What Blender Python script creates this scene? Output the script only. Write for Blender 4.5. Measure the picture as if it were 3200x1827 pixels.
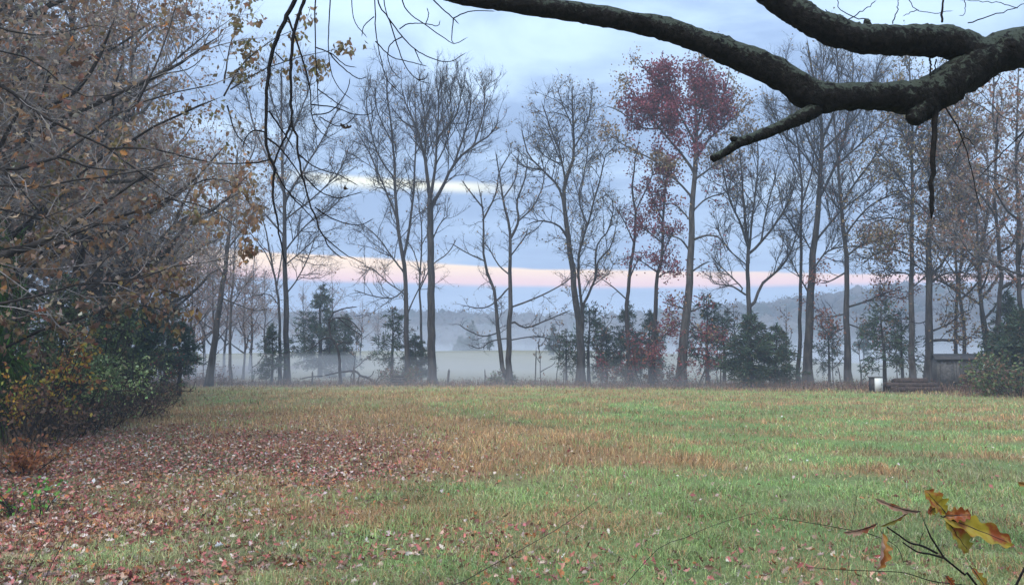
import bpy, math
import numpy as np
from mathutils import Vector

rng = np.random.default_rng(11)
R = math.radians
scene = bpy.context.scene
for o in list(bpy.data.objects):
    bpy.data.objects.remove(o)

# ------------------------------------------------------------------ camera
F = 2666.7                      # focal length in pixels of the 3200 px wide photograph
EYE = 1.6
PITCH = math.atan(216.5 / F)
cam_d = bpy.data.cameras.new("camera")
cam_d.sensor_width = 36.0
cam_d.lens = 36.0 * F / 3200.0
cam_d.clip_start = 0.05
cam_d.clip_end = 6000
cam = bpy.data.objects.new("camera", cam_d)
scene.collection.objects.link(cam)
cam.location = (0, 0, EYE)
cam.rotation_euler = (math.pi / 2 + PITCH, 0, 0)
scene.camera = cam
CP, SP = math.cos(PITCH), math.sin(PITCH)

# ------------------------------------------------------------------ render / exposure
scene.render.engine = 'CYCLES'
scene.view_settings.view_transform = 'Standard'
scene.view_settings.look = 'None'
scene.view_settings.exposure = 1.08
scene.view_settings.gamma = 1.0
scene.view_settings.use_curve_mapping = False
cy = scene.cycles
cy.use_denoising = True
try:
    cy.denoiser = 'OPENIMAGEDENOISE'
    cy.denoising_input_passes = 'RGB_ALBEDO_NORMAL'
    cy.denoising_prefilter = 'ACCURATE'
except Exception:
    pass
cy.max_bounces = 5
cy.diffuse_bounces = 3
cy.glossy_bounces = 1
cy.transmission_bounces = 2
cy.volume_bounces = 1
cy.transparent_max_bounces = 12
cy.use_adaptive_sampling = False
cy.caustics_reflective = False
cy.caustics_refractive = False

# ------------------------------------------------------------------ sun
SUN_EL, SUN_AZ = R(52), R(205)        # azimuth measured from +Y clockwise (behind the camera)
sun_d = bpy.data.lights.new("sun", 'SUN')
sun_d.energy = 1.5
sun_d.angle = R(40)
sun_d.color = (1.0, 0.95, 0.88)
sun = bpy.data.objects.new("sun", sun_d)
scene.collection.objects.link(sun)
sv = Vector((math.cos(SUN_EL) * math.sin(SUN_AZ), math.cos(SUN_EL) * math.cos(SUN_AZ), math.sin(SUN_EL)))
sun.rotation_euler = sv.to_track_quat('Z', 'Y').to_euler()
sun.location = (0, 0, 40)

# ------------------------------------------------------------------ world: overcast evening sky with a clear peach gap near the horizon
world = bpy.data.worlds.new("World")
scene.world = world
world.use_nodes = True
wt = world.node_tree
wt.nodes.clear()


class NT:
    """tiny helper around a node tree"""
    def __init__(self, t):
        self.t = t

    def n(self, typ, **kw):
        nd = self.t.nodes.new(typ)
        for k, v in kw.items():
            setattr(nd, k, v)
        return nd

    def l(self, a, b):
        self.t.links.new(a, b)

    def put(self, sock, v):
        if hasattr(v, 'is_linked') or isinstance(v, bpy.types.NodeSocket):
            self.l(v, sock)
        else:
            sock.default_value = v

    def m(self, op, a, b=None, c=None, clamp=False):
        nd = self.n('ShaderNodeMath', operation=op, use_clamp=clamp)
        self.put(nd.inputs[0], a)
        if b is not None:
            self.put(nd.inputs[1], b)
        if c is not None:
            self.put(nd.inputs[2], c)
        return nd.outputs[0]

    def smooth(self, x, a, b):
        nd = self.n('ShaderNodeMapRange', interpolation_type='SMOOTHSTEP')
        self.put(nd.inputs[0], x)
        nd.inputs[1].default_value = a
        nd.inputs[2].default_value = b
        nd.inputs[3].default_value = 0.0
        nd.inputs[4].default_value = 1.0
        return nd.outputs[0]

    def mix(self, f, a, b):
        nd = self.n('ShaderNodeMix', data_type='RGBA')
        self.put(nd.inputs[0], f)
        self.put(nd.inputs[6], a if hasattr(a, 'is_linked') else (*a, 1))
        self.put(nd.inputs[7], b if hasattr(b, 'is_linked') else (*b, 1))
        return nd.outputs[2]

    def noise(self, vec, scale, detail=4, rough=0.55, dist=0.0):
        nd = self.n('ShaderNodeTexNoise')
        if vec is not None:
            self.l(vec, nd.inputs['Vector'])
        nd.inputs['Scale'].default_value = scale
        nd.inputs['Detail'].default_value = detail
        nd.inputs['Roughness'].default_value = rough
        nd.inputs['Distortion'].default_value = dist
        return nd.outputs['Fac']

    def comb(self, x, y, z):
        nd = self.n('ShaderNodeCombineXYZ')
        for i, v in enumerate((x, y, z)):
            self.put(nd.inputs[i], v)
        return nd.outputs[0]


def srgb(r, g, b):
    f = lambda c: (c / 255) / 12.92 if c / 255 <= 0.04045 else ((c / 255 + 0.055) / 1.055) ** 2.4
    return (f(r), f(g), f(b))


w = NT(wt)
tc = w.n('ShaderNodeTexCoord')
sep = w.n('ShaderNodeSeparateXYZ')
w.l(tc.outputs['Generated'], sep.inputs[0])
sx, sy, sz = sep.outputs
zc = w.m('MAXIMUM', sz, 0.0)
el = w.m('MULTIPLY', w.m('ARCSINE', zc), 180 / math.pi)             # elevation, degrees
az = w.m('MULTIPLY', w.m('ARCTAN2', sx, sy), 180 / math.pi)         # azimuth, degrees, 0 = view direction
den = w.m('ADD', zc, 0.11)
cvec = w.comb(w.m('MULTIPLY', w.m('DIVIDE', sx, den), 0.7), w.m('DIVIDE', sy, den), 0.3)  # a cloud deck seen from below
n1 = w.noise(cvec, 0.85, 5, 0.52, 0.6)
n2 = w.noise(cvec, 2.3, 6, 0.55, 0.4)
cl = w.m('ADD', w.m('MULTIPLY', n1, 0.55), w.m('MULTIPLY', n2, 0.45))
light = w.smooth(cl, 0.43, 0.57)
deck = w.mix(light, srgb(110, 130, 160), srgb(152, 173, 197))
puff = w.smooth(cl, 0.55, 0.68)
deck = w.mix(puff, deck, srgb(184, 198, 206))
lowt = w.smooth(el, 16.0, 3.0)
deck = w.mix(w.m('MULTIPLY', lowt, 0.75), deck, srgb(128, 150, 186))
# clear gap near the horizon, gently tilted, wispy edges
wv = w.comb(w.m('MULTIPLY', az, 0.05), w.m('MULTIPLY', el, 0.5), 1.7)
wob = w.m('MULTIPLY', w.m('SUBTRACT', w.noise(wv, 1.0, 4, 0.6), 0.5), 1.0)
azs = w.m('MULTIPLY', w.m('SINE', w.m('ARCTAN2', sx, sy)), 57.3)      # periodic azimuth, no seam behind
e_up = w.m('ADD', w.m('ADD', el, w.m('MULTIPLY', azs, 0.047)), wob)
e_lo = w.m('ADD', w.m('ADD', el, w.m('MULTIPLY', azs, 0.016)), w.m('MULTIPLY', wob, 0.6))
band = w.m('MULTIPLY', w.smooth(e_lo, 4.95, 5.3), w.smooth(e_up, 6.55, 6.3))
bcol = w.mix(w.smooth(e_lo, 5.1, 6.4), (0.92, 0.50, 0.42), (1.02, 0.70, 0.39))
sky = w.mix(w.m('MULTIPLY', band, 0.95), deck, bcol)
# thin yellowish streak higher up
sn = w.smooth(w.m('COSINE', w.m('MULTIPLY', w.m('ADD', az, 7.5), 0.1047198)), 0.60, 0.95)     # broken streaks, some 60 degrees apart
e3 = w.m('ADD', w.m('ADD', el, w.m('MULTIPLY', azs, 0.03)), w.m('MULTIPLY', wob, 0.8))
st = w.m('MULTIPLY', w.smooth(e3, 10.9, 11.5), w.smooth(e3, 12.0, 11.6))
sky = w.mix(w.m('MULTIPLY', w.m('MULTIPLY', st, sn), 0.8), sky, srgb(225, 220, 190))
# overcast luminance rises smoothly from horizon to zenith
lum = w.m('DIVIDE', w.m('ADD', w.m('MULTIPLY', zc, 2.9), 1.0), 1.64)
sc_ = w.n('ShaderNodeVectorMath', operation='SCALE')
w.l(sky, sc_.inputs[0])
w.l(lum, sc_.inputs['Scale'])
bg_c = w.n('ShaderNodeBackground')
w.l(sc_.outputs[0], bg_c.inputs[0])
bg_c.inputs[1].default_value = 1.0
nish = w.n('ShaderNodeTexSky', sky_type='NISHITA')
nish.sun_disc = False
nish.sun_elevation = SUN_EL
nish.sun_rotation = SUN_AZ
nish.air_density = 1.2
nish.dust_density = 2.0
bg_n = w.n('ShaderNodeBackground')
w.l(nish.outputs[0], bg_n.inputs[0])
bg_n.inputs[1].default_value = 0.08
mixs = w.n('ShaderNodeMixShader')
mixs.inputs[0].default_value = 0.92          # cloud cover over the clear sky
w.l(bg_n.outputs[0], mixs.inputs[1])
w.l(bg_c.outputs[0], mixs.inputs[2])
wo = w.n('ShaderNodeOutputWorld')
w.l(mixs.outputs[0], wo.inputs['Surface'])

# ------------------------------------------------------------------ helpers: pixels, noise, meshes
COL = scene.collection


def at(px, py, d):
    """point at world depth y=d seen at photo pixel (px,py)"""
    u = (px - 1600) / F
    v = (913.5 - py) / F
    dy = CP - v * SP
    dz = SP + v * CP
    s = d / dy
    return np.array([u * s, d, EYE + dz * s])


def pix(x, y, z):
    y = np.maximum(y, 0.5)
    dz = z - EYE
    fw = y * CP + dz * SP
    up = -y * SP + dz * CP
    return 1600 + F * x / fw, 913.5 - F * up / fw


def vnoise(x, y, seed=0):
    x = np.asarray(x, float)
    y = np.asarray(y, float)
    tab = np.random.default_rng(1000 + seed).random((256, 256))
    xi = np.floor(x).astype(int)
    yi = np.floor(y).astype(int)
    fx = x - xi
    fy = y - yi
    fx = fx * fx * (3 - 2 * fx)
    fy = fy * fy * (3 - 2 * fy)
    g = lambda a, b: tab[a % 256, b % 256]
    return (g(xi, yi) * (1 - fx) + g(xi + 1, yi) * fx) * (1 - fy) + (g(xi, yi + 1) * (1 - fx) + g(xi + 1, yi + 1) * fx) * fy


def fbm(x, y, seed=0, o=4):
    s = 0
    a = 0.5
    for k in range(o):
        s = s + a * vnoise(np.asarray(x) * 2 ** k, np.asarray(y) * 2 ** k, seed + k)
        a *= 0.5
    return s / (1 - 0.5 ** o)


def sstep(a, b, x):
    t = np.clip((x - a) / (b - a), 0, 1)
    return t * t * (3 - 2 * t)


def ground_z(x, y):
    x = np.asarray(x, float)
    y = np.asarray(y, float)
    z = (fbm(x * 0.16, y * 0.16, 3, 3) - 0.5) * 0.22 * sstep(2, 12, y)
    az_ = x / np.maximum(y, 20)
    crest = 3.9 - 2.6 * sstep(0.05, 0.45, az_) - 0.5 * sstep(-0.05, -0.4, az_)
    z = z + crest * sstep(64, 185, y) * (1 - sstep(185, 235, y))
    z = z + (fbm(x * 0.03, y * 0.03, 9, 3) - 0.5) * 0.7 * sstep(80, 160, y)
    hill = 13 + 12 * sstep(0.1, 0.5, az_) + 6 * sstep(-0.15, -0.5, az_) + 10 * (fbm(x * 0.006, y * 0.006, 21, 3) - 0.5)
    z = z + hill * sstep(255, 430, y + 40 * sstep(0.1, 0.5, az_))
    return z


def ground_at(px, py):
    lo, hi = 1.0, 400.0
    d = EYE * F / max(py - 1130, 8)
    for _ in range(12):
        p = at(px, py, d)
        zz = float(ground_z(p[0], d))
        d = d * (EYE - zz) / max(EYE - p[2], 0.05) if p[2] < EYE - 0.05 else d
    return at(px, py, d)


def mesh(name, V, faces, col=None, smooth=False):
    """faces: list of int arrays (m,k)"""
    me = bpy.data.meshes.new(name)
    V = np.ascontiguousarray(V, dtype=np.float32)
    me.vertices.add(len(V))
    me.vertices.foreach_set('co', V.ravel())
    faces = [np.asarray(f, dtype=np.int32) for f in faces if len(f)]
    idx = np.concatenate([f.ravel() for f in faces])
    tot = np.concatenate([np.full(len(f), f.shape[1], np.int32) for f in faces])
    start = np.concatenate([[0], np.cumsum(tot)[:-1]]).astype(np.int32)
    me.loops.add(len(idx))
    me.loops.foreach_set('vertex_index', idx)
    me.polygons.add(len(tot))
    me.polygons.foreach_set('loop_start', start)
    try:
        me.polygons.foreach_set('loop_total', tot)
    except Exception:
        pass
    me.update(calc_edges=True)
    if col is not None:
        a = me.color_attributes.new('Col', 'FLOAT_COLOR', 'POINT')
        c = np.ones((len(V), 4), np.float32)
        c[:, :3] = col
        a.data.foreach_set('color', c.ravel())
    if smooth:
        me.polygons.foreach_set('use_smooth', np.ones(len(tot), bool))
    return me


def obj(name, me, mat=None, parent=None, kind=None):
    o = bpy.data.objects.new(name, me)
    COL.objects.link(o)
    if mat is not None and me is not None and len(me.materials) == 0:
        me.materials.append(mat)
    if parent is not None:
        o.parent = parent
    if kind:
        o['kind'] = kind
    return o


def tag(o, label, cat, group=None):
    o['label'] = label
    o['category'] = cat
    if group:
        o['group'] = group
    return o


def empty(name, loc=(0, 0, 0)):
    o = bpy.data.objects.new(name, None)
    o.empty_display_size = 0.2
    o.location = loc
    COL.objects.link(o)
    return o


class Geo:
    def __init__(self):
        self.V, self.Q, self.T, self.C, self.n = [], [], [], [], 0

    def add(self, V, Q=None, T=None, C=None):
        if len(V) == 0:
            return
        if Q is not None and len(Q):
            self.Q.append(Q + self.n)
        if T is not None and len(T):
            self.T.append(T + self.n)
        self.V.append(V)
        if C is not None:
            self.C.append(C)
        self.n += len(V)

    def mesh(self, name, smooth=False, origin=None):
        V = np.concatenate(self.V)
        if origin is not None:
            V = V - np.asarray(origin)
        fs = []
        if self.Q:
            fs.append(np.concatenate(self.Q))
        if self.T:
            fs.append(np.concatenate(self.T))
        return mesh(name, V, fs, np.concatenate(self.C) if self.C else None, smooth)


def nrm(a):
    return a / np.maximum(np.linalg.norm(a, axis=-1, keepdims=True), 1e-9)


def tubes(P, Rr, S=3, tip=True, rough=0.0, twist=0.0):
    """P (N,K,3), Rr (N,K) -> V,Q,T ; the last ring collapses to a point when tip"""
    N, K, _ = P.shape
    T = nrm(np.gradient(P, axis=1))
    mT = np.abs(T.mean(axis=1))
    ref = np.eye(3)[np.argmin(mT, axis=1)][:, None, :]
    A = nrm(np.cross(T, ref))
    B = np.cross(T, A)
    an = np.arange(S) * 2 * math.pi / S
    Kr = K - 1 if tip else K
    rr = Rr[:, :Kr, None]
    if rough:
        rr = rr * (1 + rough * (rng.random((N, Kr, S)) - 0.5))
    ring = P[:, :Kr, None, :] + rr[..., None] * (np.cos(an)[None, None, :, None] * A[:, :Kr, None, :] + np.sin(an)[None, None, :, None] * B[:, :Kr, None, :])
    V = ring.reshape(N, Kr * S, 3)
    per = Kr * S
    if tip:
        V = np.concatenate([V, P[:, -1:, :]], axis=1)
        per += 1
    base = (np.arange(N) * per)[:, None]
    q = []
    for k in range(Kr - 1):
        for s in range(S):
            s2 = (s + 1) % S
            q.append((k * S + s, k * S + s2, (k + 1) * S + s2, (k + 1) * S + s))
    Q = (base[:, :, None] + np.array(q, int)[None]).reshape(-1, 4) if q else np.zeros((0, 4), int)
    Tr = np.zeros((0, 3), int)
    if tip:
        t = [((Kr - 1) * S + s, (Kr - 1) * S + (s + 1) % S, Kr * S) for s in range(S)]
        Tr = (base[:, :, None] + np.array(t, int)[None]).reshape(-1, 3)
    return V.reshape(-1, 3), Q, Tr


def spline(pts, K):
    """Catmull-Rom through pts, resampled to K points by arc length"""
    p = np.asarray(pts, float)
    if len(p) == 2:
        t = np.linspace(0, 1, K)[:, None]
        return p[0] * (1 - t) + p[1] * t
    q = np.vstack([2 * p[0] - p[1], p, 2 * p[-1] - p[-2]])
    out = []
    for i in range(1, len(q) - 2):
        t = np.linspace(0, 1, 12, endpoint=False)[:, None]
        a, b, c, d = q[i - 1], q[i], q[i + 1], q[i + 2]
        out.append(0.5 * (2 * b + (c - a) * t + (2 * a - 5 * b + 4 * c - d) * t ** 2 + (3 * b - a - 3 * c + d) * t ** 3))
    o = np.vstack(out + [p[-1:]])
    s = np.concatenate([[0], np.cumsum(np.linalg.norm(np.diff(o, axis=0), axis=1))])
    ts = np.linspace(0, s[-1], K)
    return np.stack([np.interp(ts, s, o[:, i]) for i in range(o.shape[1])], axis=1)


def grow(start, d, L, K, wander=0.2, trop=(0, 0, 0.0)):
    N = len(start)
    P = np.empty((N, K, 3))
    P[:, 0] = start
    d = nrm(d)
    step = (L / (K - 1))[:, None]
    tr = np.asarray(trop, float) / (K - 1)
    for k in range(1, K):
        d = nrm(d + rng.normal(0, wander, (N, 3)) / math.sqrt(K - 1) + tr)
        P[:, k] = P[:, k - 1] + d * step
    return P


def spawn(P, Rr, counts, t0, t1, ang, angsd):
    """children starting along parents; returns start, dir, radius, parent index, t"""
    N, K, _ = P.shape
    idx = np.repeat(np.arange(N), counts)
    if len(idx) == 0:
        return np.zeros((0, 3)), np.zeros((0, 3)), np.zeros(0), idx, np.zeros(0)
    t = t0 + (t1 - t0) * rng.random(len(idx))
    f = t * (K - 1)
    k = np.minimum(f.astype(int), K - 2)
    fr = (f - k)[:, None]
    p = P[idx, k] * (1 - fr) + P[idx, k + 1] * fr
    T = nrm(P[idx, k + 1] - P[idx, k])
    r = Rr[idx, k] * (1 - fr[:, 0]) + Rr[idx, k + 1] * fr[:, 0]
    perp = nrm(np.cross(T, rng.normal(0, 1, (len(idx), 3))))
    a = rng.normal(ang, angsd, len(idx))[:, None]
    return p, np.cos(a) * T + np.sin(a) * perp, r, idx, t


def leafquads(P, size, droop=0.5, aspect=0.55, axis=None):
    n = len(P)
    a = rng.normal(0, 1, (n, 3)) if axis is None else axis + rng.normal(0, 0.5, (n, 3))
    a[:, 2] -= droop
    a = nrm(a)
    s = nrm(np.cross(a, rng.normal(0, 1, (n, 3))))
    up = np.cross(s, a)
    sz = np.asarray(size)[:, None]
    m = P + a * sz * 0.45
    L = m + s * sz * aspect * 0.5 + up * sz * 0.12
    Rt = m - s * sz * aspect * 0.5 + up * sz * 0.12
    V = np.stack([P, L, P + a * sz, Rt], axis=1).reshape(-1, 3)
    b = (np.arange(n) * 4)[:, None]
    T = np.concatenate([b + np.array([[0, 1, 2]]), b + np.array([[0, 2, 3]])])
    return V, T


def pick(pal, n, jit=0.22):
    pal = np.asarray(pal, float)
    c = pal[rng.integers(0, len(pal), n)]
    return np.clip(c * (1 + rng.normal(0, jit, (n, 1))) * (1 + rng.normal(0, jit * 0.3, (n, 3))), 0.004, 0.9)


# ------------------------------------------------------------------ materials
def mat(name):
    m = bpy.data.materials.new(name)
    m.use_nodes = True
    m.node_tree.nodes.clear()
    t = NT(m.node_tree)
    out = t.n('ShaderNodeOutputMaterial')
    return m, t, out


def bark_mat(name, c1, c2, scale=6.0, bump=0.5, stretch=0.18, lichen=None, lich_amt=0.5):
    m, t, out = mat(name)
    tc = t.n('ShaderNodeTexCoord')
    mp = t.n('ShaderNodeMapping')
    mp.inputs['Scale'].default_value = (1, 1, stretch)
    t.l(tc.outputs['Object'], mp.inputs[0])
    n1 = t.noise(mp.outputs[0], scale, 6, 0.65, 0.5)
    n2 = t.noise(tc.outputs['Object'], scale * 0.25, 4, 0.6)
    c = t.mix(t.smooth(n1, 0.35, 0.68), c1, c2)
    c = t.mix(t.m('MULTIPLY', t.smooth(n2, 0.45, 0.65), 0.35), c, tuple(x * 0.55 for x in c1))
    if lichen:
        n3 = t.noise(tc.outputs['Object'], scale * 0.8, 7, 0.72, 0.8)
        gm = t.n('ShaderNodeNewGeometry')
        sp = t.n('ShaderNodeSeparateXYZ')
        t.l(gm.outputs['Normal'], sp.inputs[0])
        up = t.m('MULTIPLY', t.m('ADD', sp.outputs[2], 0.15), 0.2)
        f = t.smooth(t.m('ADD', n3, up), 0.59, 0.66)
        c = t.mix(t.m('MULTIPLY', f, lich_amt), c, lichen)
    p = t.n('ShaderNodeBsdfPrincipled')
    t.l(c, p.inputs['Base Color'])
    p.inputs['Roughness'].default_value = 0.9
    p.inputs['Specular IOR Level'].default_value = 0.15
    b = t.n('ShaderNodeBump')
    b.inputs['Strength'].default_value = bump
    b.inputs['Distance'].default_value = 0.03
    t.l(n1, b.inputs['Height'])
    t.l(b.outputs[0], p.inputs['Normal'])
    t.l(p.outputs[0], out.inputs['Surface'])
    return m


def col_mat(name, rough=0.6, trans=0.25, spec=0.3, tint=1.0):
    m, t, out = mat(name)
    a = t.n('ShaderNodeVertexColor', layer_name='Col')
    p = t.n('ShaderNodeBsdfPrincipled')
    p.inputs['Roughness'].default_value = rough
    p.inputs['Specular IOR Level'].default_value = spec
    t.l(a.outputs[0], p.inputs['Base Color'])
    tr = t.n('ShaderNodeBsdfTranslucent')
    t.l(a.outputs[0], tr.inputs[0])
    mx = t.n('ShaderNodeMixShader')
    mx.inputs[0].default_value = trans
    t.l(p.outputs[0], mx.inputs[1])
    t.l(tr.outputs[0], mx.inputs[2])
    t.l(mx.outputs[0], out.inputs['Surface'])
    return m


def flat_mat(name, c1, c2, scale=8.0, rough=0.8, bump=0.2):
    m, t, out = mat(name)
    tc = t.n('ShaderNodeTexCoord')
    n = t.noise(tc.outputs['Object'], scale, 6, 0.65, 0.3)
    p = t.n('ShaderNodeBsdfPrincipled')
    t.l(t.mix(t.smooth(n, 0.35, 0.65), c1, c2), p.inputs['Base Color'])
    p.inputs['Roughness'].default_value = rough
    p.inputs['Specular IOR Level'].default_value = 0.25
    b = t.n('ShaderNodeBump')
    b.inputs['Strength'].default_value = bump
    b.inputs['Distance'].default_value = 0.02
    t.l(n, b.inputs['Height'])
    t.l(b.outputs[0], p.inputs['Normal'])
    t.l(p.outputs[0], out.inputs['Surface'])
    return m


M_BARK = bark_mat('bark_grey', (0.026, 0.023, 0.021), (0.080, 0.070, 0.064), 5.0, 0.6)
M_BARKP = bark_mat('bark_pale', (0.045, 0.040, 0.036), (0.125, 0.110, 0.100), 5.0, 0.6)
M_BARKD = bark_mat('bark_dark', (0.022, 0.019, 0.018), (0.060, 0.050, 0.045), 6.0, 0.6)
M_TWIG = bark_mat('twig_bark', (0.028, 0.024, 0.023), (0.055, 0.047, 0.043), 9.0, 0.2)
M_TWIGL = bark_mat('twig_grey', (0.17, 0.152, 0.143), (0.36, 0.325, 0.305), 5.0, 0.2)
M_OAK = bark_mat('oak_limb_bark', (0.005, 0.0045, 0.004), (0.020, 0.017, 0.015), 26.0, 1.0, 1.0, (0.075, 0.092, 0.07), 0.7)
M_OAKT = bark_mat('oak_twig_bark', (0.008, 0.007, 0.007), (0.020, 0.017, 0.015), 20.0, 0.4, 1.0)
M_LEAF = col_mat('leaf', 0.6, 0.3)
M_LITTER = col_mat('fallen_leaf', 0.6, 0.1, 0.25)
M_GRASS = col_mat('grass_blade', 0.55, 0.25, 0.3)
M_NEEDLE = col_mat('needle', 0.65, 0.15, 0.2)
M_WOOD = flat_mat('weathered_wood', (0.075, 0.072, 0.07), (0.15, 0.145, 0.14), 7.0, 0.9, 0.4)
M_POST = flat_mat('old_post', (0.045, 0.04, 0.038), (0.10, 0.09, 0.085), 9.0, 0.9, 0.4)

# ------------------------------------------------------------------ what grows where on the field (world map of cover)
def cover(x, y):
    z = ground_z(x, y)
    px, py = pix(x, y, z)
    nz = fbm(x * 0.55, y * 0.55, 31, 4)
    nb = fbm(x * 0.16, y * 0.12, 41, 3)
    g = lambda cx, cy, sx_, sy_: np.exp(-0.5 * (((px - cx) / sx_) ** 2 + ((py - cy) / sy_) ** 2))
    far = y > 63
    lit = (2.0 * g(560, 1425, 430, 62) + 0.95 * g(250, 1740, 520, 120) + 0.36 * g(1350, 1770, 380, 70)
           + 0.5 * g(1000, 1450, 170, 50) + 0.12 * g(2700, 1790, 400, 60) + 0.5 * g(60, 1520, 150, 150))
    lit = np.clip(lit * (0.30 + 1.5 * np.clip(nz - 0.15, 0, 1)) + 0.015, 0, 1) * (y < 40)
    rr = np.hypot(x - 12.6, y - 30.6) + 1.6 * (nb - 0.5)           # mowing rounds about the right middle of the field
    band = 0.5 + 0.5 * np.sin(rr * 2 * math.pi / 3.1)
    rust = (1.1 * g(1120, 1345, 380, 65) + 0.6 * g(1750, 1420, 300, 45) + 0.5 * g(700, 1640, 600, 60) + 0.9 * g(420, 1300, 170, 35) + 0.4 * g(1250, 1560, 450, 45)
            + 0.35 * g(1350, 1235, 350, 14))
    rust = np.clip(rust * (0.4 + 1.2 * nz) + (0.75 * sstep(0.5, 0.95, band) * (0.4 + nz) + 0.3 * sstep(0.52, 0.68, nb)) * sstep(9, 15, y), 0, 1)
    edge = np.interp(px, EDGE_PX, EDGE_D)
    strip = sstep(-4.0, 0.5, y - edge) * (y < 72)
    rust = np.maximum(rust, strip * 0.7)
    green = (1.0 * g(2350, 1320, 750, 95) + 0.9 * g(720, 1300, 110, 60) + 0.95 * g(2400, 1690, 800, 170) + 0.5 * g(1500, 1285, 300, 35)
             + 0.4 * g(900, 1600, 350, 60))
    green = np.clip(green * (0.35 + 1.2 * fbm(x * 0.3, y * 0.3, 55, 4)) + 0.35 * sstep(0.4, 0.0, band) * (px > 1100), 0, 1)
    dark = 0.9 * np.exp(-0.5 * ((np.hypot(x - 12.6, y - 30.6) - 15.2) / 0.28) ** 2 - 0.5 * ((py - 1330) / 35) ** 2) * (px < 1800) * (px > 1200)
    dark = np.maximum(dark, 0.45 * np.exp(-0.5 * ((np.hypot(x - 12.6, y - 30.6) - 12.3) / 0.3) ** 2 - 0.5 * ((py - 1360) / 45) ** 2) * (px < 2300) * (px > 1400))
    return px, py, np.where(far, 0, lit), np.where(far, 0.35 + 0.3 * (nb - 0.5), rust), np.where(far, 0.35, green), np.where(far, 0, dark), strip


EDGE_PX = [-900, 500, 1500, 2300, 2800, 3200, 3900]
EDGE_D = [60, 57, 54, 50, 44.5, 39, 34]
LINE_D = [66, 63, 61, 59, 55, 48, 42]
C_DULL = np.array((0.320, 0.315, 0.150))
C_GREEN = np.array((0.255, 0.365, 0.125))
C_RUST = np.array((0.430, 0.265, 0.130))
C_SOIL = np.array((0.150, 0.095, 0.065))
C_STRIP = np.array((0.165, 0.105, 0.080))


def cover_col(lit, rust, green, dark, strip):
    c = C_DULL + 0 * lit[:, None]
    c = c + (C_GREEN - c) * green[:, None]
    c = c + (C_RUST - c) * (rust * 0.85)[:, None]
    c = c + (C_SOIL - c) * (lit * 0.6)[:, None]
    c = c + (C_STRIP - c) * (strip * 0.75)[:, None]
    c = c * (1 - 0.6 * dark[:, None])
    return c


# ------------------------------------------------------------------ ground
ys = np.concatenate([np.linspace(-25, 2, 10), np.geomspace(3.0, 70, 190), np.linspace(72, 260, 60), np.linspace(268, 900, 60)])
aa = np.linspace(-1.7, 1.7, 121)
GY, GA = np.meshgrid(ys, aa, indexing='ij')
GX = GA * (np.abs(GY) + 14)
GZ = ground_z(GX, GY)
nr, nc = GX.shape
ii = np.arange(nr * nc).reshape(nr, nc)
quads = np.stack([ii[:-1, :-1], ii[:-1, 1:], ii[1:, 1:], ii[1:, :-1]], axis=-1).reshape(-1, 4)
_, _, lit, rust, green, dark, strip = cover(GX.ravel(), GY.ravel())
gc = cover_col(lit, rust, green, dark, strip)
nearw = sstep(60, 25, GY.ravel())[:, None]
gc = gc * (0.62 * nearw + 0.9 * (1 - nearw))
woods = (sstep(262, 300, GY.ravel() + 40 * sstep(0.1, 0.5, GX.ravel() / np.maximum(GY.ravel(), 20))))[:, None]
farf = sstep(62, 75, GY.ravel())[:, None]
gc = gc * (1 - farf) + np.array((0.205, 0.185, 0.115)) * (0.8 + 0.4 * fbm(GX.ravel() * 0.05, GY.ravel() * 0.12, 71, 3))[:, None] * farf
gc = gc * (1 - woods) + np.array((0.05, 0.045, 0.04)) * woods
# the wood floor on the left is dark leaf mould
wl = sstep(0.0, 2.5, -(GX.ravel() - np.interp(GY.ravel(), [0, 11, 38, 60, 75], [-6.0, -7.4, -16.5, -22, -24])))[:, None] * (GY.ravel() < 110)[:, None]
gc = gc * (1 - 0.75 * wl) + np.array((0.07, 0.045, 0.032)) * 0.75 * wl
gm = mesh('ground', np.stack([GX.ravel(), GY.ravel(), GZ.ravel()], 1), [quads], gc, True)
m, t, out = mat('meadow_soil')
a = t.n('ShaderNodeVertexColor', layer_name='Col')
tc = t.n('ShaderNodeTexCoord')
na = t.noise(tc.outputs['Object'], 9.0, 8, 0.7, 0.4)
nb_ = t.noise(tc.outputs['Object'], 1.1, 6, 0.65, 0.3)
k = t.m('ADD', t.m('MULTIPLY', na, 0.9), t.m('MULTIPLY', nb_, 0.7))
vm = t.n('ShaderNodeVectorMath', operation='SCALE')
t.l(a.outputs[0], vm.inputs[0])
t.l(t.m('ADD', t.m('MULTIPLY', k, 1.1), 0.12), vm.inputs['Scale'])
p = t.n('ShaderNodeBsdfPrincipled')
t.l(vm.outputs[0], p.inputs['Base Color'])
p.inputs['Roughness'].default_value = 0.95
p.inputs['Specular IOR Level'].default_value = 0.1
b = t.n('ShaderNodeBump')
b.inputs['Strength'].default_value = 0.8
b.inputs['Distance'].default_value = 0.08
t.l(na, b.inputs['Height'])
t.l(b.outputs[0], p.inputs['Normal'])
t.l(p.outputs[0], out.inputs['Surface'])
g = obj('ground', gm, m)
g['kind'] = 'structure'

# ------------------------------------------------------------------ grass
def wood_edge_x(y):
    return np.interp(y, [0, 11, 38, 60, 75], [-6.0, -7.4, -16.5, -22, -24])


def field_samples(n, d0, d1, power=0.0):
    u = rng.random(n)
    d = d0 * (d1 / d0) ** u
    a_ = rng.uniform(-0.84, 0.84, n)
    return a_ * d, d


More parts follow.
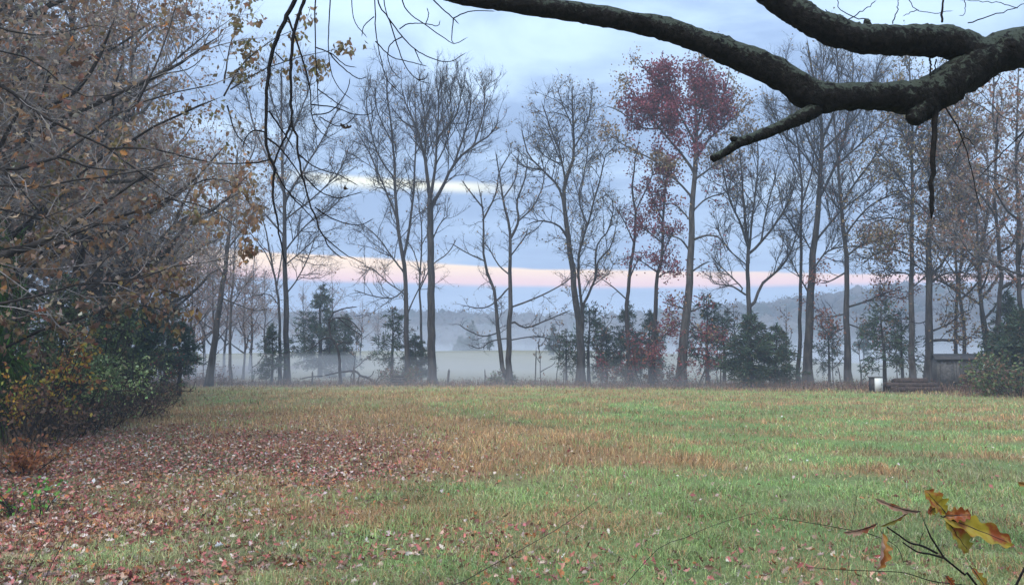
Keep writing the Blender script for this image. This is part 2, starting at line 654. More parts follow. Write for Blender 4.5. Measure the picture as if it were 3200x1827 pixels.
def blades(x, y, h, wd, col, lean=0.55):
    n = len(x)
    z = ground_z(x, y) - 0.01
    az_ = rng.uniform(0, 2 * math.pi, n)
    ln = np.abs(rng.normal(0, lean, n)) * h
    dx, dy = np.cos(az_), np.sin(az_)
    fa = rng.uniform(0, 2 * math.pi, n)
    wx, wy = np.cos(fa) * wd / 2, np.sin(fa) * wd / 2
    P0 = np.stack([x - wx, y - wy, z], 1)
    P1 = np.stack([x + wx, y + wy, z], 1)
    M = np.stack([x + dx * ln * 0.35, y + dy * ln * 0.35, z + h * 0.6], 1)
    Wv = np.stack([wx, wy, 0 * wx], 1) * 0.75
    Tp = np.stack([x + dx * ln, y + dy * ln, z + h * np.clip(1.0 - 0.35 * ln / h, 0.4, 1)], 1)
    V = np.stack([P0, P1, M + Wv, M - Wv, Tp], 1).reshape(-1, 3)
    b_ = (np.arange(n) * 5)[:, None]
    C = np.repeat(col, 5, axis=0).reshape(n, 5, 3)
    return V, b_ + np.array([[0, 1, 2, 3]]), b_ + np.array([[3, 2, 4]]), C.reshape(-1, 3)


G = Geo()
n = 330000
x, y = field_samples(n, 4.2, 60)
x2, y2 = field_samples(75000, 4.2, 11)
x, y = np.concatenate([x, x2]), np.concatenate([y, y2])
n = len(x)
px, py, lit, rust, green, dark, strip = cover(x, y)
keep = (x > wood_edge_x(y) - 1.0 + rng.normal(0, 0.8, n)) & (rng.random(n) > lit * 0.55) & (rng.random(n) > dark * 0.8)
keep &= (y < np.interp(px, EDGE_PX, EDGE_D) + rng.normal(1.0, 1.5, n))
clump = vnoise(x * 2.2, y * 2.2, 77)
keep &= rng.random(n) < 0.35 + 0.85 * clump
x, y = x[keep], y[keep]
lit, rust, green, dark, strip, clump = (q[keep] for q in (lit, rust, green, dark, strip, clump))
n = len(x)
ptch = fbm(x * 1.3, y * 0.8, 83, 3)
isr = rng.random(n) < np.clip(0.20 + 0.75 * rust + 1.9 * (ptch - 0.53), 0.06, 0.95)
base = np.where(isr[:, None], C_RUST * 1.08, C_DULL * 1.1 + (C_GREEN * 1.12 - C_DULL * 1.1) * np.clip(green + 1.8 * (fbm(x * 0.9, y * 0.6, 85, 3) - 0.5) + rng.normal(0, 0.2, n), 0, 1)[:, None])
pale = rng.random(n) < 0.05
base = np.where(pale[:, None], np.array((0.46, 0.38, 0.25)), base)
base = base * np.clip(rng.normal(1, 0.30, (n, 1)), 0.3, 1.9) * (0.72 + 0.56 * vnoise(x * 0.9, y * 0.5, 87))[:, None] * np.clip(rng.normal(1, 0.06, (n, 3)), 0.7, 1.3)
h = (0.032 + 0.045 * rng.random(n) + 0.08 * rust * rng.random(n) + 0.10 * clump ** 3) * (1 + 0.010 * y) * (1 - 0.3 * lit)
wd = 0.0045 * (y / 5.0) ** 0.72 * rng.uniform(0.7, 1.5, n)
G.add(*blades(x, y, h, wd, base, 1.15))
obj('meadow_grass', G.mesh('meadow_grass'), M_GRASS, kind='stuff')
tag(bpy.data.objects['meadow_grass'], 'short green and rusty meadow grass covering the open field', 'grass')

# taller dead grass stalks standing over the sward
G = Geo()
n = 16000
x, y = field_samples(n, 5, 56)
px, py, lit, rust, green, dark, strip = cover(x, y)
keep = (x > wood_edge_x(y)) & (rng.random(n) < 0.10 + 0.9 * rust)
x, y = x[keep], y[keep]
n = len(x)
G.add(*blades(x, y, rng.uniform(0.12, 0.30, n), 0.0035 * (y / 5) ** 0.7, pick([(0.36, 0.22, 0.11), (0.42, 0.30, 0.17), (0.25, 0.14, 0.08)], n), 0.3))
obj('dry_grass', G.mesh('dry_grass'), M_GRASS, kind='stuff')
tag(bpy.data.objects['dry_grass'], 'taller rusty dead grass stalks scattered through the field', 'dry grass')

# ------------------------------------------------------------------ fallen leaves
OUT = [(0.0, 0.0), (0.16, 0.07), (0.30, 0.24), (0.40, 0.12), (0.58, 0.27), (0.70, 0.13), (0.84, 0.15), (1.0, 0.0)]


def leaf_template(curl, bend, wide=1.0):
    V, T = [], []
    for (u, v) in OUT:
        for s in (-1, 0, 1):
            vv = v * s * wide
            V.append((u - 0.5, vv, curl * (vv / 0.25) ** 2 * 0.12 + bend * (u - 0.5) ** 2 + 0.0))
    for i in range(len(OUT) - 1):
        for s in (0, 1):
            a0 = i * 3 + s
            if i == 0:
                T.append((a0 if s else 1, a0 + 3, a0 + 4))
            else:
                T.append((a0, a0 + 3, a0 + 4))
                T.append((a0, a0 + 4, a0 + 1))
    V = np.array(V)
    return V, np.array(T)


TPL = [leaf_template(c, b_, w_) for c, b_, w_ in ((1.2, 0.5, 1.0), (-1.0, 0.8, 1.1), (2.2, -0.3, 0.8), (0.6, 1.2, 1.0), (1.8, 0.2, 1.2), (2.6, 1.0, 0.9))]
LIT_PAL = [(0.33, 0.10, 0.085), (0.26, 0.08, 0.07), (0.31, 0.11, 0.10), (0.29, 0.15, 0.10), (0.17, 0.095, 0.065), (0.32, 0.20, 0.14), (0.14, 0.07, 0.05), (0.38, 0.28, 0.23), (0.34, 0.14, 0.055), (0.25, 0.13, 0.09), (0.48, 0.38, 0.33)]


def rotmats(n, tilt):
    yaw = rng.uniform(0, 2 * math.pi, n)
    a_ = rng.normal(0, tilt, n)
    b_ = rng.normal(0, tilt, n)
    cz, sz_ = np.cos(yaw), np.sin(yaw)
    ca, sa, cb, sb = np.cos(a_), np.sin(a_), np.cos(b_), np.sin(b_)
    Z = np.zeros(n)
    O = np.ones(n)
    Rz = np.stack([cz, -sz_, Z, sz_, cz, Z, Z, Z, O], 1).reshape(n, 3, 3)
    Rx = np.stack([O, Z, Z, Z, ca, -sa, Z, sa, ca], 1).reshape(n, 3, 3)
    Ry = np.stack([cb, Z, sb, Z, O, Z, -sb, Z, cb], 1).reshape(n, 3, 3)
    return Rz @ Rx @ Ry


n = 230000
x, y = field_samples(n, 4.3, 34)
px, py, lit, rust, green, dark, strip = cover(x, y)
wood = x < wood_edge_x(y)
keep = rng.random(n) < np.clip(np.where(wood, 0.3, lit * 0.9), 0, 1) * np.clip(y / 11, 0.6, 1)
x, y = x[keep], y[keep]
px, py = px[keep], py[keep]
n = len(x)
sz = rng.uniform(0.04, 0.085, n)
zz = ground_z(x, y) + rng.uniform(0.008, 0.046, n)
RM = rotmats(n, 0.65)
cols = np.clip(pick(LIT_PAL, n, 0.2) * 1.3, 0, 0.7)
inview = (px > 20) & (px < 3180) & (py < 1815)
order = np.argsort(np.where(inview, y / sz, 1e9))
single = np.zeros(n, bool)
single[order[:240]] = True
G = Geo()
ti = rng.integers(0, len(TPL), n)
for k_, (TV, TT) in enumerate(TPL):
    s_ = np.where((ti == k_) & ~single & (y < 9.5))[0]
    Vw = np.einsum('nij,mj->nmi', RM[s_], TV) * sz[s_, None, None] + np.stack([x, y, zz], 1)[s_, None, :]
    Tw = (np.arange(len(s_)) * len(TV))[:, None, None] + TT[None]
    G.add(Vw.reshape(-1, 3), None, Tw.reshape(-1, 3), np.repeat(cols[s_], len(TV), axis=0))
s_ = np.where(~single & (y >= 9.5))[0]
fl = np.array([(-0.5, 0, 0.0), (0.05, 0.30, 0.16), (0.5, 0, 0.02), (0.05, -0.30, 0.16)])
Vw = np.einsum('nij,mj->nmi', RM[s_], fl) * sz[s_, None, None] + np.stack([x, y, zz], 1)[s_, None, :]
Tw = (np.arange(len(s_)) * 4)[:, None, None] + np.array([(0, 1, 2), (0, 2, 3)])[None]
G.add(Vw.reshape(-1, 3), None, Tw.reshape(-1, 3), np.repeat(cols[s_], 4, axis=0))
o = obj('leaf_litter', G.mesh('leaf_litter'), M_LITTER, kind='stuff')
tag(o, 'mass of fallen red and brown leaves covering the field edge', 'fallen leaves')
tone_names = [('dark red-brown', (0.23, 0.085, 0.06)), ('pale pinkish', (0.37, 0.265, 0.22)), ('tan brown', (0.32, 0.20, 0.13)), ('dull brown', (0.18, 0.10, 0.068)), ('orange-brown', (0.35, 0.145, 0.055))]
lm = {}
for a_, (TV, TT) in enumerate(TPL):
    for b_, (nm, c) in enumerate(tone_names):
        me = mesh('fallen_leaf', TV, [TT], np.tile(c, (len(TV), 1)))
        me.materials.append(M_LITTER)
        lm[a_, b_] = me
from mathutils import Matrix
for i in np.where(single)[0]:
    b_ = int(rng.integers(0, 5))
    o = obj('fallen_leaf', lm[int(ti[i]), b_])
    M4 = Matrix([[*(RM[i][r] * sz[i]), (x[i], y[i], zz[i])[r]] for r in range(3)] + [[0, 0, 0, 1]])
    o.matrix_world = M4
    tag(o, '%s curled fallen leaf lying on the grass nearest the camera' % tone_names[b_][0], 'leaf', '%s leaves fallen on the near grass' % tone_names[b_][0])

# ------------------------------------------------------------------ trees
def resample(P, K):
    return spline(P, K)


PAL_BROWN = [(0.21, 0.115, 0.065), (0.27, 0.155, 0.085), (0.15, 0.085, 0.055), (0.24, 0.16, 0.10)]
PAL_TAN = [(0.30, 0.20, 0.10), (0.26, 0.155, 0.075), (0.34, 0.24, 0.14), (0.22, 0.15, 0.08)]
PAL_RED = [(0.22, 0.045, 0.062), (0.27, 0.06, 0.075), (0.17, 0.038, 0.052), (0.22, 0.07, 0.07)]
PAL_RUST = [(0.24, 0.085, 0.05), (0.19, 0.07, 0.05), (0.28, 0.12, 0.06)]
PAL_OLIVE = [(0.24, 0.18, 0.06), (0.20, 0.13, 0.055), (0.28, 0.20, 0.09), (0.16, 0.10, 0.05)]
PAL_CEDAR = [(0.05, 0.088, 0.055), (0.068, 0.105, 0.06), (0.04, 0.068, 0.045), (0.085, 0.11, 0.065), (0.09, 0.075, 0.05)]
PAL_PINE = [(0.045, 0.085, 0.055), (0.06, 0.105, 0.065), (0.035, 0.07, 0.05)]


def build_tree(name, label, axes, cfg, group=None, cat='tree', bark=None, twigm=None):
    """axes: list of (points Kx3, r0, r1, part_name, t_start for side branches)"""
    bark = bark or M_BARK
    twigm = twigm or M_TWIG
    base = np.array(axes[0][0][0], float)
    root = empty(name, tuple(base))
    tag(root, label, cat, group)
    sc = cfg.get('scale', 1.0)
    AP, AR, AT = [], [], []
    for (pts, r0, r1, pn, ts) in axes:
        K = cfg.get('Ktrunk', 20) if pn == 'trunk' else 12
        S = cfg.get('Strunk', 10) if pn == 'trunk' else 6
        P = resample(pts, K)
        L = np.linalg.norm(np.diff(P, axis=0), axis=1).sum()
        P[1:-1] += rng.normal(0, 0.006 * L / math.sqrt(K), (K - 2, 3))
        tt = np.linspace(0, 1, K)
        rr = r0 + (r1 - r0) * tt ** cfg.get('taper', 0.9)
        if pn == 'trunk':
            rr = rr * (1 + cfg.get('flare', 0.45) * np.exp(-tt * L / 0.55))
        V, Q, T = tubes(P[None], rr[None], S, True, 0.10)
        obj(pn, mesh(pn, V - base, [Q, T], None, True), bark, root)
        AP.append(resample(P, 16))
        AR.append(np.interp(np.linspace(0, 1, 16), tt, rr))
        AT.append((ts, L))
    AP, AR = np.array(AP), np.array(AR)
    G = Geo()
    ends = []
    # level 1 side branches, level 2, level 3 twigs
    P1s = []
    R1s = []
    for i in range(len(AP)):
        ts, L = AT[i]
        cnt = np.array([max(3, int(1.7 * cfg['n1'] * L * (1 - ts)))])
        p, d, r, idx, t_ = spawn(AP[i:i + 1], AR[i:i + 1], cnt, ts, 0.98, cfg.get('a1', 0.75), 0.25)
        if len(p) == 0:
            continue
        prof = cfg.get('prof')
        ln = cfg['l1'] * rng.uniform(0.45, 1.15, len(p)) * (prof(t_) if prof else (1.0 - 0.45 * t_)) * (0.55 + 0.45 * min(1, L / (6 * sc)))
        P1 = grow(p, d, ln, 5, cfg.get('wander', 0.35), (0, 0, cfg.get('trop', 0.5)))
        r1 = np.minimum(r * 0.7, cfg.get('rt', 0.008) * (1.2 + ln * cfg.get('rk', 0.55)))
        R1 = r1[:, None] * np.linspace(1, 0.35, 5)[None]
        P1s.append(P1)
        R1s.append(R1)
    P1 = np.concatenate(P1s)
    R1 = np.concatenate(R1s)
    G.add(*tubes(P1, R1, 3, True))
    L1 = np.linalg.norm(np.diff(P1, axis=1), axis=2).sum(1)
    c2 = np.maximum(2, (1.2 * cfg['n2'] * L1 * rng.uniform(0.7, 1.3, len(L1))).astype(int))
    p, d, r, idx, t_ = spawn(P1, R1, c2, 0.15, 1.0, cfg.get('a2', 0.7), 0.25)
    ln = L1[idx] * rng.uniform(0.25, 0.6, len(p)) * (1.1 - 0.5 * t_)
    P2 = grow(p, d, ln, 3, cfg.get('wander', 0.35), (0, 0, cfg.get('trop2', cfg.get('trop', 0.5))))
    r2 = np.minimum(r * 0.75, cfg.get('rt', 0.008) * (0.9 + 0.35 * ln))
    R2 = r2[:, None] * np.linspace(1, 0.5, 3)[None]
    G.add(*tubes(P2, R2, 3, True))
    c3 = np.maximum(2, (1.5 * cfg['n3'] * ln * rng.uniform(0.6, 1.4, len(ln)) + rng.random(len(ln))).astype(int))
    p, d, r, idx, t_ = spawn(P2, R2, c3, 0.1, 1.0, cfg.get('a3', 0.65), 0.25)
    ln3 = np.maximum(0.25 * sc, ln[idx] * rng.uniform(0.3, 0.7, len(p)))
    P3 = grow(p, d, ln3, 2, cfg.get('wander', 0.35) * 0.8, (0, 0, cfg.get('trop3', cfg.get('trop', 0.5) * 0.6)))
    R3 = np.minimum(r * 0.8, cfg.get('rt', 0.008) * 0.8)[:, None] * np.ones((1, 2))
    G.add(*tubes(P3, R3, 3, True))
    obj('twigs', G.mesh('twigs', False, base), twigm, root, 'stuff')
    lf = cfg.get('leaf')
    if lf:
        # leaves hang on the twigs; lf: n per twig, size, palette, where(points)->keep probability, colour
        reps = rng.poisson(lf['n'], len(P3))
        idx = np.repeat(np.arange(len(P3)), reps)
        tt = rng.random(len(idx))[:, None]
        pos = P3[idx, 0] * (1 - tt) + P3[idx, 1] * tt + rng.normal(0, lf.get('spread', 0.06), (len(idx), 3))
        pr = lf['where'](pos) if 'where' in lf else np.ones(len(pos))
        k = rng.random(len(pos)) < pr
        pos = pos[k]
        if len(pos):
            cl = lf['col'](pos) if 'col' in lf else pick(lf['pal'], len(pos))
            nsg = min(lf.get('single', 0), len(pos))
            rest = np.ones(len(pos), bool)
            if nsg:
                dd = pos[:, 1] + 0 * pos[:, 0]
                ppx, ppy = pix(pos[:, 0], pos[:, 1], pos[:, 2])
                dd = np.where((ppx > 0) & (ppx < 3200) & (ppy > 0), dd, 1e9)
                rest[np.argsort(dd)[:nsg]] = False
            sz_ = lf['size'] * rng.uniform(0.6, 1.25, len(pos))
            if rest.any():
                V, T = leafquads(pos[rest], sz_[rest], lf.get('droop', 0.6), lf.get('aspect', 0.6))
                G2 = Geo()
                G2.add(V, None, T, np.repeat(cl[rest], 4, axis=0))
                obj('foliage', G2.mesh('foliage', False, base), M_LEAF, root, 'stuff')
            if nsg:
                hang_leaves(pos[~rest], sz_[~rest] * 1.15, cl[~rest], root, base)
    return root


def hang_leaves(pos, size, cols, root, base, ncol=6):
    """single leaves as parts of their tree, sharing a few meshes"""
    keys = {}
    q = rng.integers(0, ncol, len(pos))
    RM = rotmats(len(pos), 0.9)
    for i in range(len(pos)):
        ti_ = int(rng.integers(0, len(TPL)))
        kk = (int(q[i]), ti_)
        if kk not in keys:
            TV, TT = TPL[ti_]
            me = mesh('leaf', TV, [TT], np.tile(cols[i], (len(TV), 1)))
            me.materials.append(M_LEAF)
            keys[kk] = me
        o = obj('leaf', keys[kk], None, root)
        rr = RM[i] * size[i] * 1.25
        pp = pos[i] - base
        o.matrix_local = Matrix([[*rr[r_], pp[r_]] for r_ in range(3)] + [[0, 0, 0, 1]])


def px_axes(depth, trunk, w0, w1, limbs, t_trunk=0.45, t_limb=0.2, jig=0.28):
    """trace in photo pixels at the depth where the tree stands"""
    k = depth / F / 2
    pts = [at(a_, b_, depth) for a_, b_ in trunk]
    pts[0][2] = float(ground_z(pts[0][0], depth)) - 0.08
    ax = [(np.array(pts), w0 * k, w1 * k, 'trunk', t_trunk)]
    done = [spline(ax[0][0], 60)]
    for (lp, w_) in limbs:
        q = np.array([at(a_, b_, depth) for a_, b_ in lp])
        ln = np.linalg.norm(q[-1] - q[0])
        # spring from the nearest wood already traced
        cand = np.concatenate(done)
        cp_ = np.stack(pix(cand[:, 0], cand[:, 1], cand[:, 2]), 1)
        j = int(np.argmin(np.hypot(cp_[:, 0] - lp[0][0], cp_[:, 1] - lp[0][1] - 6)))
        d0_ = cand[j, 1]
        ramp = d0_ - depth + np.linspace(0, 1, len(q)) * rng.normal(0, jig) * ln
        q = np.array([at(a_, b_, depth + r_) for (a_, b_), r_ in zip(lp, ramp)])    # limbs lean towards or away from the viewer
        if np.linalg.norm(q[0] - cand[j]) > 0.06:
            q = np.vstack([cand[j], q])
        done.append(spline(q, 30))
        ax.append((q, w_ * k, 3.0 * k, 'limb', t_limb))
    return ax


def auto_axes(bx, by, h, r, crown0=0.35, nl=9, spread=0.35, lean=0.0, up=0.9, fork=False):
    bz = float(ground_z(bx, by)) - 0.1
    b0 = np.array([bx, by, bz])
    az_ = rng.uniform(0, 2 * math.pi)
    tilt = np.array([math.cos(az_), math.sin(az_), 0]) * lean
    tp = [b0 + np.array([0, 0, h * t_]) + tilt * h * t_ ** 1.5 + rng.normal(0, 0.008 * h, 3) * (t_ > 0) for t_ in np.linspace(0, 0.96, 7)]
    ax = [(np.array(tp), r, r * 0.14, 'trunk', crown0 + 0.1)]
    tr = spline(tp, 40)
    for i in range(nl):
        t_ = crown0 + (0.88 - crown0) * (i + rng.random() * 0.8) / nl
        p0 = tr[int(t_ * 39)]
        a_ = i * 2.4 + rng.normal(0, 0.4)
        ln = h * spread * (1.15 - 0.75 * (t_ - crown0) / (1 - crown0)) * rng.uniform(0.7, 1.15)
        d = np.array([math.cos(a_), math.sin(a_), up * rng.uniform(0.6, 1.3)])
        d = d / np.linalg.norm(d)
        bend = np.array([0, 0, 0.25 * up * ln])
        q = np.array([p0 + d * ln * s + bend * s ** 2 + rng.normal(0, 0.03 * ln, 3) * (s > 0) for s in np.linspace(0, 1, 5)])
        ax.append((q, r * (1 - t_) * 0.75 + 0.02, 0.012, 'limb', 0.15))
    return ax


BARE = dict(n1=1.5, l1=4.0, n2=3.3, n3=3.9, a1=0.8, trop=0.42, wander=0.55, rt=0.0105, rk=0.8)


def cfgx(**kw):
    c = dict(BARE)
    c.update(kw)
    return c


few = lambda pal, n=0.35, size=0.18, **k: dict(n=n * 1.6, size=size, pal=pal, **k)

# --- the tree line at the far side of the field, left to right
build_tree('bare_tree', 'tall bare tree just behind the hanging twigs, leftmost tall trunk of the far tree line',
           px_axes(62, [(897, 1195), (893, 1000), (890, 800), (886, 620), (882, 450), (880, 300), (878, 195)], 21, 4,
                   [([(888, 790), (960, 700), (1030, 655), (1075, 610)], 6), ([(888, 740), (820, 660), (760, 625), (690, 600)], 7),
                    ([(886, 640), (950, 530), (1010, 430), (1060, 330)], 8), ([(884, 590), (830, 480), (790, 380), (765, 270)], 8),
                    ([(883, 480), (930, 370), (965, 280), (980, 200)], 7), ([(890, 830), (960, 770), (1010, 720)], 5), ([(881, 400), (850, 310), (835, 220)], 5),
                    ([(893, 920), (930, 870), (965, 800), (985, 740)], 5), ([(887, 690), (1000, 600), (1070, 520), (1095, 440)], 6)]),
           cfgx(n1=1.9, leaf=few(PAL_TAN, 0.05)), 'trees of the far tree line')
build_tree('bare_tree', 'slim forked bare tree close against the leftmost tall trunk, half its height',
           px_axes(61.5, [(876, 1195), (874, 1000), (866, 900), (850, 830), (835, 740), (812, 640)], 12, 3,
                   [([(866, 890), (880, 800), (884, 730)], 5), ([(855, 850), (830, 790), (775, 720)], 4), ([(868, 950), (840, 920), (785, 925)], 4)]),
           cfgx(l1=2.0), 'trees of the far tree line')
build_tree('bare_tree', 'bare tree with dark slender trunk beside a cedar, left of the thick fork-topped tree',
           px_axes(61, [(1274, 1196), (1270, 1000), (1264, 840), (1252, 760), (1240, 680), (1234, 560), (1228, 450), (1212, 300), (1205, 205)], 19, 3,
                   [([(1262, 800), (1278, 700), (1292, 600), (1300, 480), (1300, 350), (1290, 240)], 10), ([(1240, 680), (1190, 560), (1150, 470), (1110, 400)], 7),
                    ([(1262, 850), (1230, 810), (1180, 740), (1130, 700)], 6), ([(1266, 900), (1230, 930), (1170, 925), (1100, 905)], 5),
                    ([(1234, 560), (1180, 480), (1150, 360), (1140, 265)], 6), ([(1270, 990), (1290, 940), (1310, 900), (1330, 850)], 5),
                    ([(1266, 920), (1210, 880), (1165, 840), (1130, 830)], 4), ([(1228, 450), (1180, 350), (1170, 260)], 5)]),
           cfgx(n1=1.8, leaf=few(PAL_TAN, 0.04)), 'trees of the far tree line')
build_tree('bare_tree', 'straight thick-trunked bare tree forking high into a fan of upright branches',
           px_axes(60, [(1350, 1198), (1348, 1000), (1347, 840), (1344, 690), (1344, 605)], 27, 19,
                   [([(1344, 640), (1334, 540), (1326, 480), (1300, 400), (1270, 330), (1250, 255)], 14), ([(1345, 620), (1360, 520), (1366, 430), (1370, 330), (1362, 235)], 12),
                    ([(1346, 650), (1385, 580), (1420, 510), (1480, 455), (1535, 420), (1560, 370)], 13), ([(1420, 510), (1450, 420), (1470, 340), (1460, 255)], 8),
                    ([(1366, 430), (1420, 370), (1440, 300), (1440, 245)], 6), ([(1328, 480), (1330, 400), (1320, 320), (1312, 245)], 7),
                    ([(1480, 455), (1505, 380), (1515, 310), (1505, 250)], 6), ([(1300, 400), (1260, 380), (1220, 330)], 5), ([(1347, 760), (1375, 700), (1405, 670)], 5),
                    ([(1360, 520), (1400, 430), (1410, 330), (1400, 250)], 6)], t_trunk=0.8),
           cfgx(n1=2.0, trop=0.9, a1=0.55, leaf=few(PAL_TAN, 0.03)), 'trees of the far tree line')
build_tree('bare_tree', 'thin misty bare tree standing between the dark slender trunk and the thick fork-topped tree',
           px_axes(72, [(1315, 1190), (1316, 1000), (1310, 880), (1318, 760), (1310, 640), (1300, 560)], 10, 2,
                   [([(1314, 900), (1350, 830), (1400, 790), (1430, 740)], 4), ([(1312, 850), (1290, 780), (1260, 740)], 4), ([(1316, 770), (1350, 700), (1380, 640)], 3)]),
           cfgx(l1=2.4, leaf=few(PAL_BROWN, 0.12)), 'trees of the far tree line')
build_tree('twin_trunk_tree', 'bare twin-trunked tree with low crooked branches near the middle of the tree line',
           px_axes(59, [(1591, 1197), (1590, 1040), (1596, 936), (1594, 816), (1596, 744), (1586, 686), (1572, 620), (1560, 540), (1545, 460)], 20, 3,
                   [([(1576, 1190), (1566, 1100), (1555, 1030), (1548, 922), (1514, 816), (1510, 700), (1508, 640), (1490, 560)], 16),
                    ([(1508, 690), (1550, 605), (1560, 540), (1600, 470)], 6), ([(1510, 650), (1470, 600), (1440, 560)], 6), ([(1596, 744), (1620, 691), (1615, 629), (1640, 560), (1650, 480)], 9),
                    ([(1606, 956), (1683, 927), (1764, 884), (1800, 850)], 6), ([(1606, 1005), (1644, 1023), (1711, 999), (1790, 966)], 7), ([(1590, 900), (1540, 950), (1500, 962), (1450, 955)], 6),
                    ([(1585, 1057), (1534, 1066), (1500, 1088), (1460, 1075)], 5), ([(1555, 1040), (1510, 1050), (1460, 1030), (1430, 1010)], 5), ([(1514, 816), (1460, 790), (1410, 760)], 5),
                    ([(1594, 860), (1560, 830), (1530, 780), (1500, 740)], 5), ([(1596, 800), (1640, 740), (1650, 710)], 5), ([(1572, 620), (1610, 560), (1620, 480)], 5),
                    ([(1606, 1060), (1680, 1050), (1720, 1060)], 5), ([(1620, 691), (1670, 640), (1700, 560), (1690, 480)], 5)], t_trunk=0.5),
           cfgx(l1=2.3, n1=1.7, trop=0.15, wander=0.65, leaf=few(PAL_TAN, 0.05)), 'trees of the far tree line')
build_tree('bare_tree', 'tall nearly bare tree with swept limbs, second left of the dark red oak crown',
           px_axes(60, [(1815, 1197), (1812, 1057), (1800, 930), (1793, 888), (1776, 744), (1762, 638), (1770, 560), (1793, 500), (1790, 400), (1790, 250)], 28, 3,
                   [([(1762, 635), (1740, 577), (1692, 529), (1650, 480), (1630, 400)], 9), ([(1774, 744), (1745, 705), (1692, 690), (1640, 703)], 8),
                    ([(1768, 580), (1750, 480), (1720, 400), (1690, 310)], 7), ([(1826, 1060), (1815, 930), (1808, 840), (1812, 768), (1836, 706), (1856, 624), (1880, 540), (1900, 450)], 13),
                    ([(1820, 960), (1861, 869), (1870, 816), (1910, 770), (1925, 700)], 9), ([(1861, 869), (1865, 770), (1900, 720), (1920, 640)], 7),
                    ([(1790, 470), (1830, 400), (1850, 320)], 6), ([(1692, 529), (1640, 520), (1600, 480)], 5), ([(1790, 400), (1760, 330), (1740, 270)], 5), ([(1836, 706), (1810, 620), (1830, 520), (1840, 440)], 6)]),
           cfgx(n1=1.8, trop=0.3, wander=0.55, leaf=few(PAL_OLIVE, 0.16)), 'trees of the far tree line')
red = few(PAL_RED, 1.6, 0.15, spread=0.15)


def red_where(cs):
    def f(p):
        px_, py_ = pix(p[:, 0], p[:, 1], p[:, 2])
        v = np.zeros(len(p))
        for cx, cy_, r1, r2, a_ in cs:
            v = np.maximum(v, a_ * np.exp(-((((px_ - cx) / r1) ** 2 + ((py_ - cy_) / r2) ** 2)) ** 2))
        return v * (0.35 + 1.1 * (fbm(p[:, 0] * 0.9 + p[:, 1], p[:, 2] * 0.9, 5, 3) > 0.47))
    return f


build_tree('red_leaved_tree', 'slender crooked tree with dark red leaf clumps, left of the dark red oak',
           px_axes(59.5, [(1971, 1197), (1962, 1057), (1959, 985), (1964, 888), (1972, 820), (1981, 759), (1986, 648), (1974, 600), (1985, 500), (2000, 420)], 17, 3,
                   [([(1964, 880), (1990, 820), (2020, 790)], 5), ([(1981, 759), (1950, 690), (1920, 640)], 5), ([(1962, 940), (1920, 900), (1880, 870)], 5), ([(1986, 660), (2020, 590), (2050, 520)], 5)]),
           cfgx(l1=1.9, trop=0.4, leaf=dict(n=6, size=0.19, pal=PAL_RED + PAL_RUST[:1], spread=0.2, where=red_where([(1975, 840, 95, 70, 1), (1985, 700, 80, 80, 0.8), (1965, 1040, 90, 90, .8), (1990, 560, 60, 80, 0.6)]))), 'trees of the far tree line', bark=M_BARKD)
build_tree('red_leaved_tree', 'thin straight tree wrapped in dense dark red leaves next to the big oak trunk',
           px_axes(58.5, [(2036, 1197), (2042, 1080), (2048, 985), (2053, 869), (2067, 807), (2072, 687), (2074, 620), (2085, 540), (2090, 470)], 19, 3,
                   [([(2067, 807), (2095, 740), (2120, 690)], 6), ([(2070, 760), (2020, 720), (1980, 700)], 6), ([(2053, 869), (2090, 850), (2130, 860)], 5), ([(2072, 690), (2040, 620), (2020, 560)], 5), ([(2053, 850), (2010, 820), (1985, 800)], 5)]),
           cfgx(l1=2.0, trop=0.4, n1=2.2, leaf=dict(n=7, size=0.19, pal=PAL_RED, spread=0.2, where=red_where([(2068, 650, 85, 90, 1), (2040, 720, 100, 70, 0.9), (2080, 780, 90, 70, 0.7), (2100, 870, 80, 40, .8), (2050, 1020, 80, 70, .7)]))), 'trees of the far tree line', bark=M_BARKD)


def oak_col(p):
    px_, py_ = pix(p[:, 0], p[:, 1], p[:, 2])
    inner = ((px_ - 2115) / 175) ** 2 + ((py_ - 330) / 160) ** 2 + 0.5 * (fbm(p[:, 0] * 0.7, p[:, 2] * 0.7, 8, 3) - 0.5) * 2
    low = (py_ > 520) & (rng.random(len(p)) < 0.6)
    r_ = (inner < 1.0) | low
    return np.where(r_[:, None], pick(PAL_RED, len(p)), pick(PAL_TAN, len(p)))


def oak_where(p):
    px_, py_ = pix(p[:, 0], p[:, 1], p[:, 2])
    c1 = 1.0 * np.exp(-((((px_ - 2115) / 190) ** 2 + ((py_ - 285) / 115) ** 2)) ** 2)
    c2 = 0.7 * np.exp(-((((px_ - 2140) / 230) ** 2 + ((py_ - 390) / 130) ** 2)) ** 2)
    c3 = 0.30 * (py_ < 560)
    c4 = 0.9 * np.exp(-((((px_ - 2100) / 90) ** 2 + ((py_ - 520) / 120) ** 2)) ** 2)
    c5 = 0.9 * np.exp(-((((px_ - 2130) / 150) ** 2 + ((py_ - 1030) / 100) ** 2)) ** 2)
    nz = fbm(p[:, 0] * 0.55 + p[:, 1] * 0.3, p[:, 2] * 0.55, 15, 3)
    return np.maximum.reduce([c1 * (0.45 + 0.55 * sstep(0.36, 0.50, nz)), c2 * (nz > 0.42), c3 * (0.3 + nz), c4 * (nz > 0.45), c5 * (nz > 0.4), 0.08 + 0 * c1])


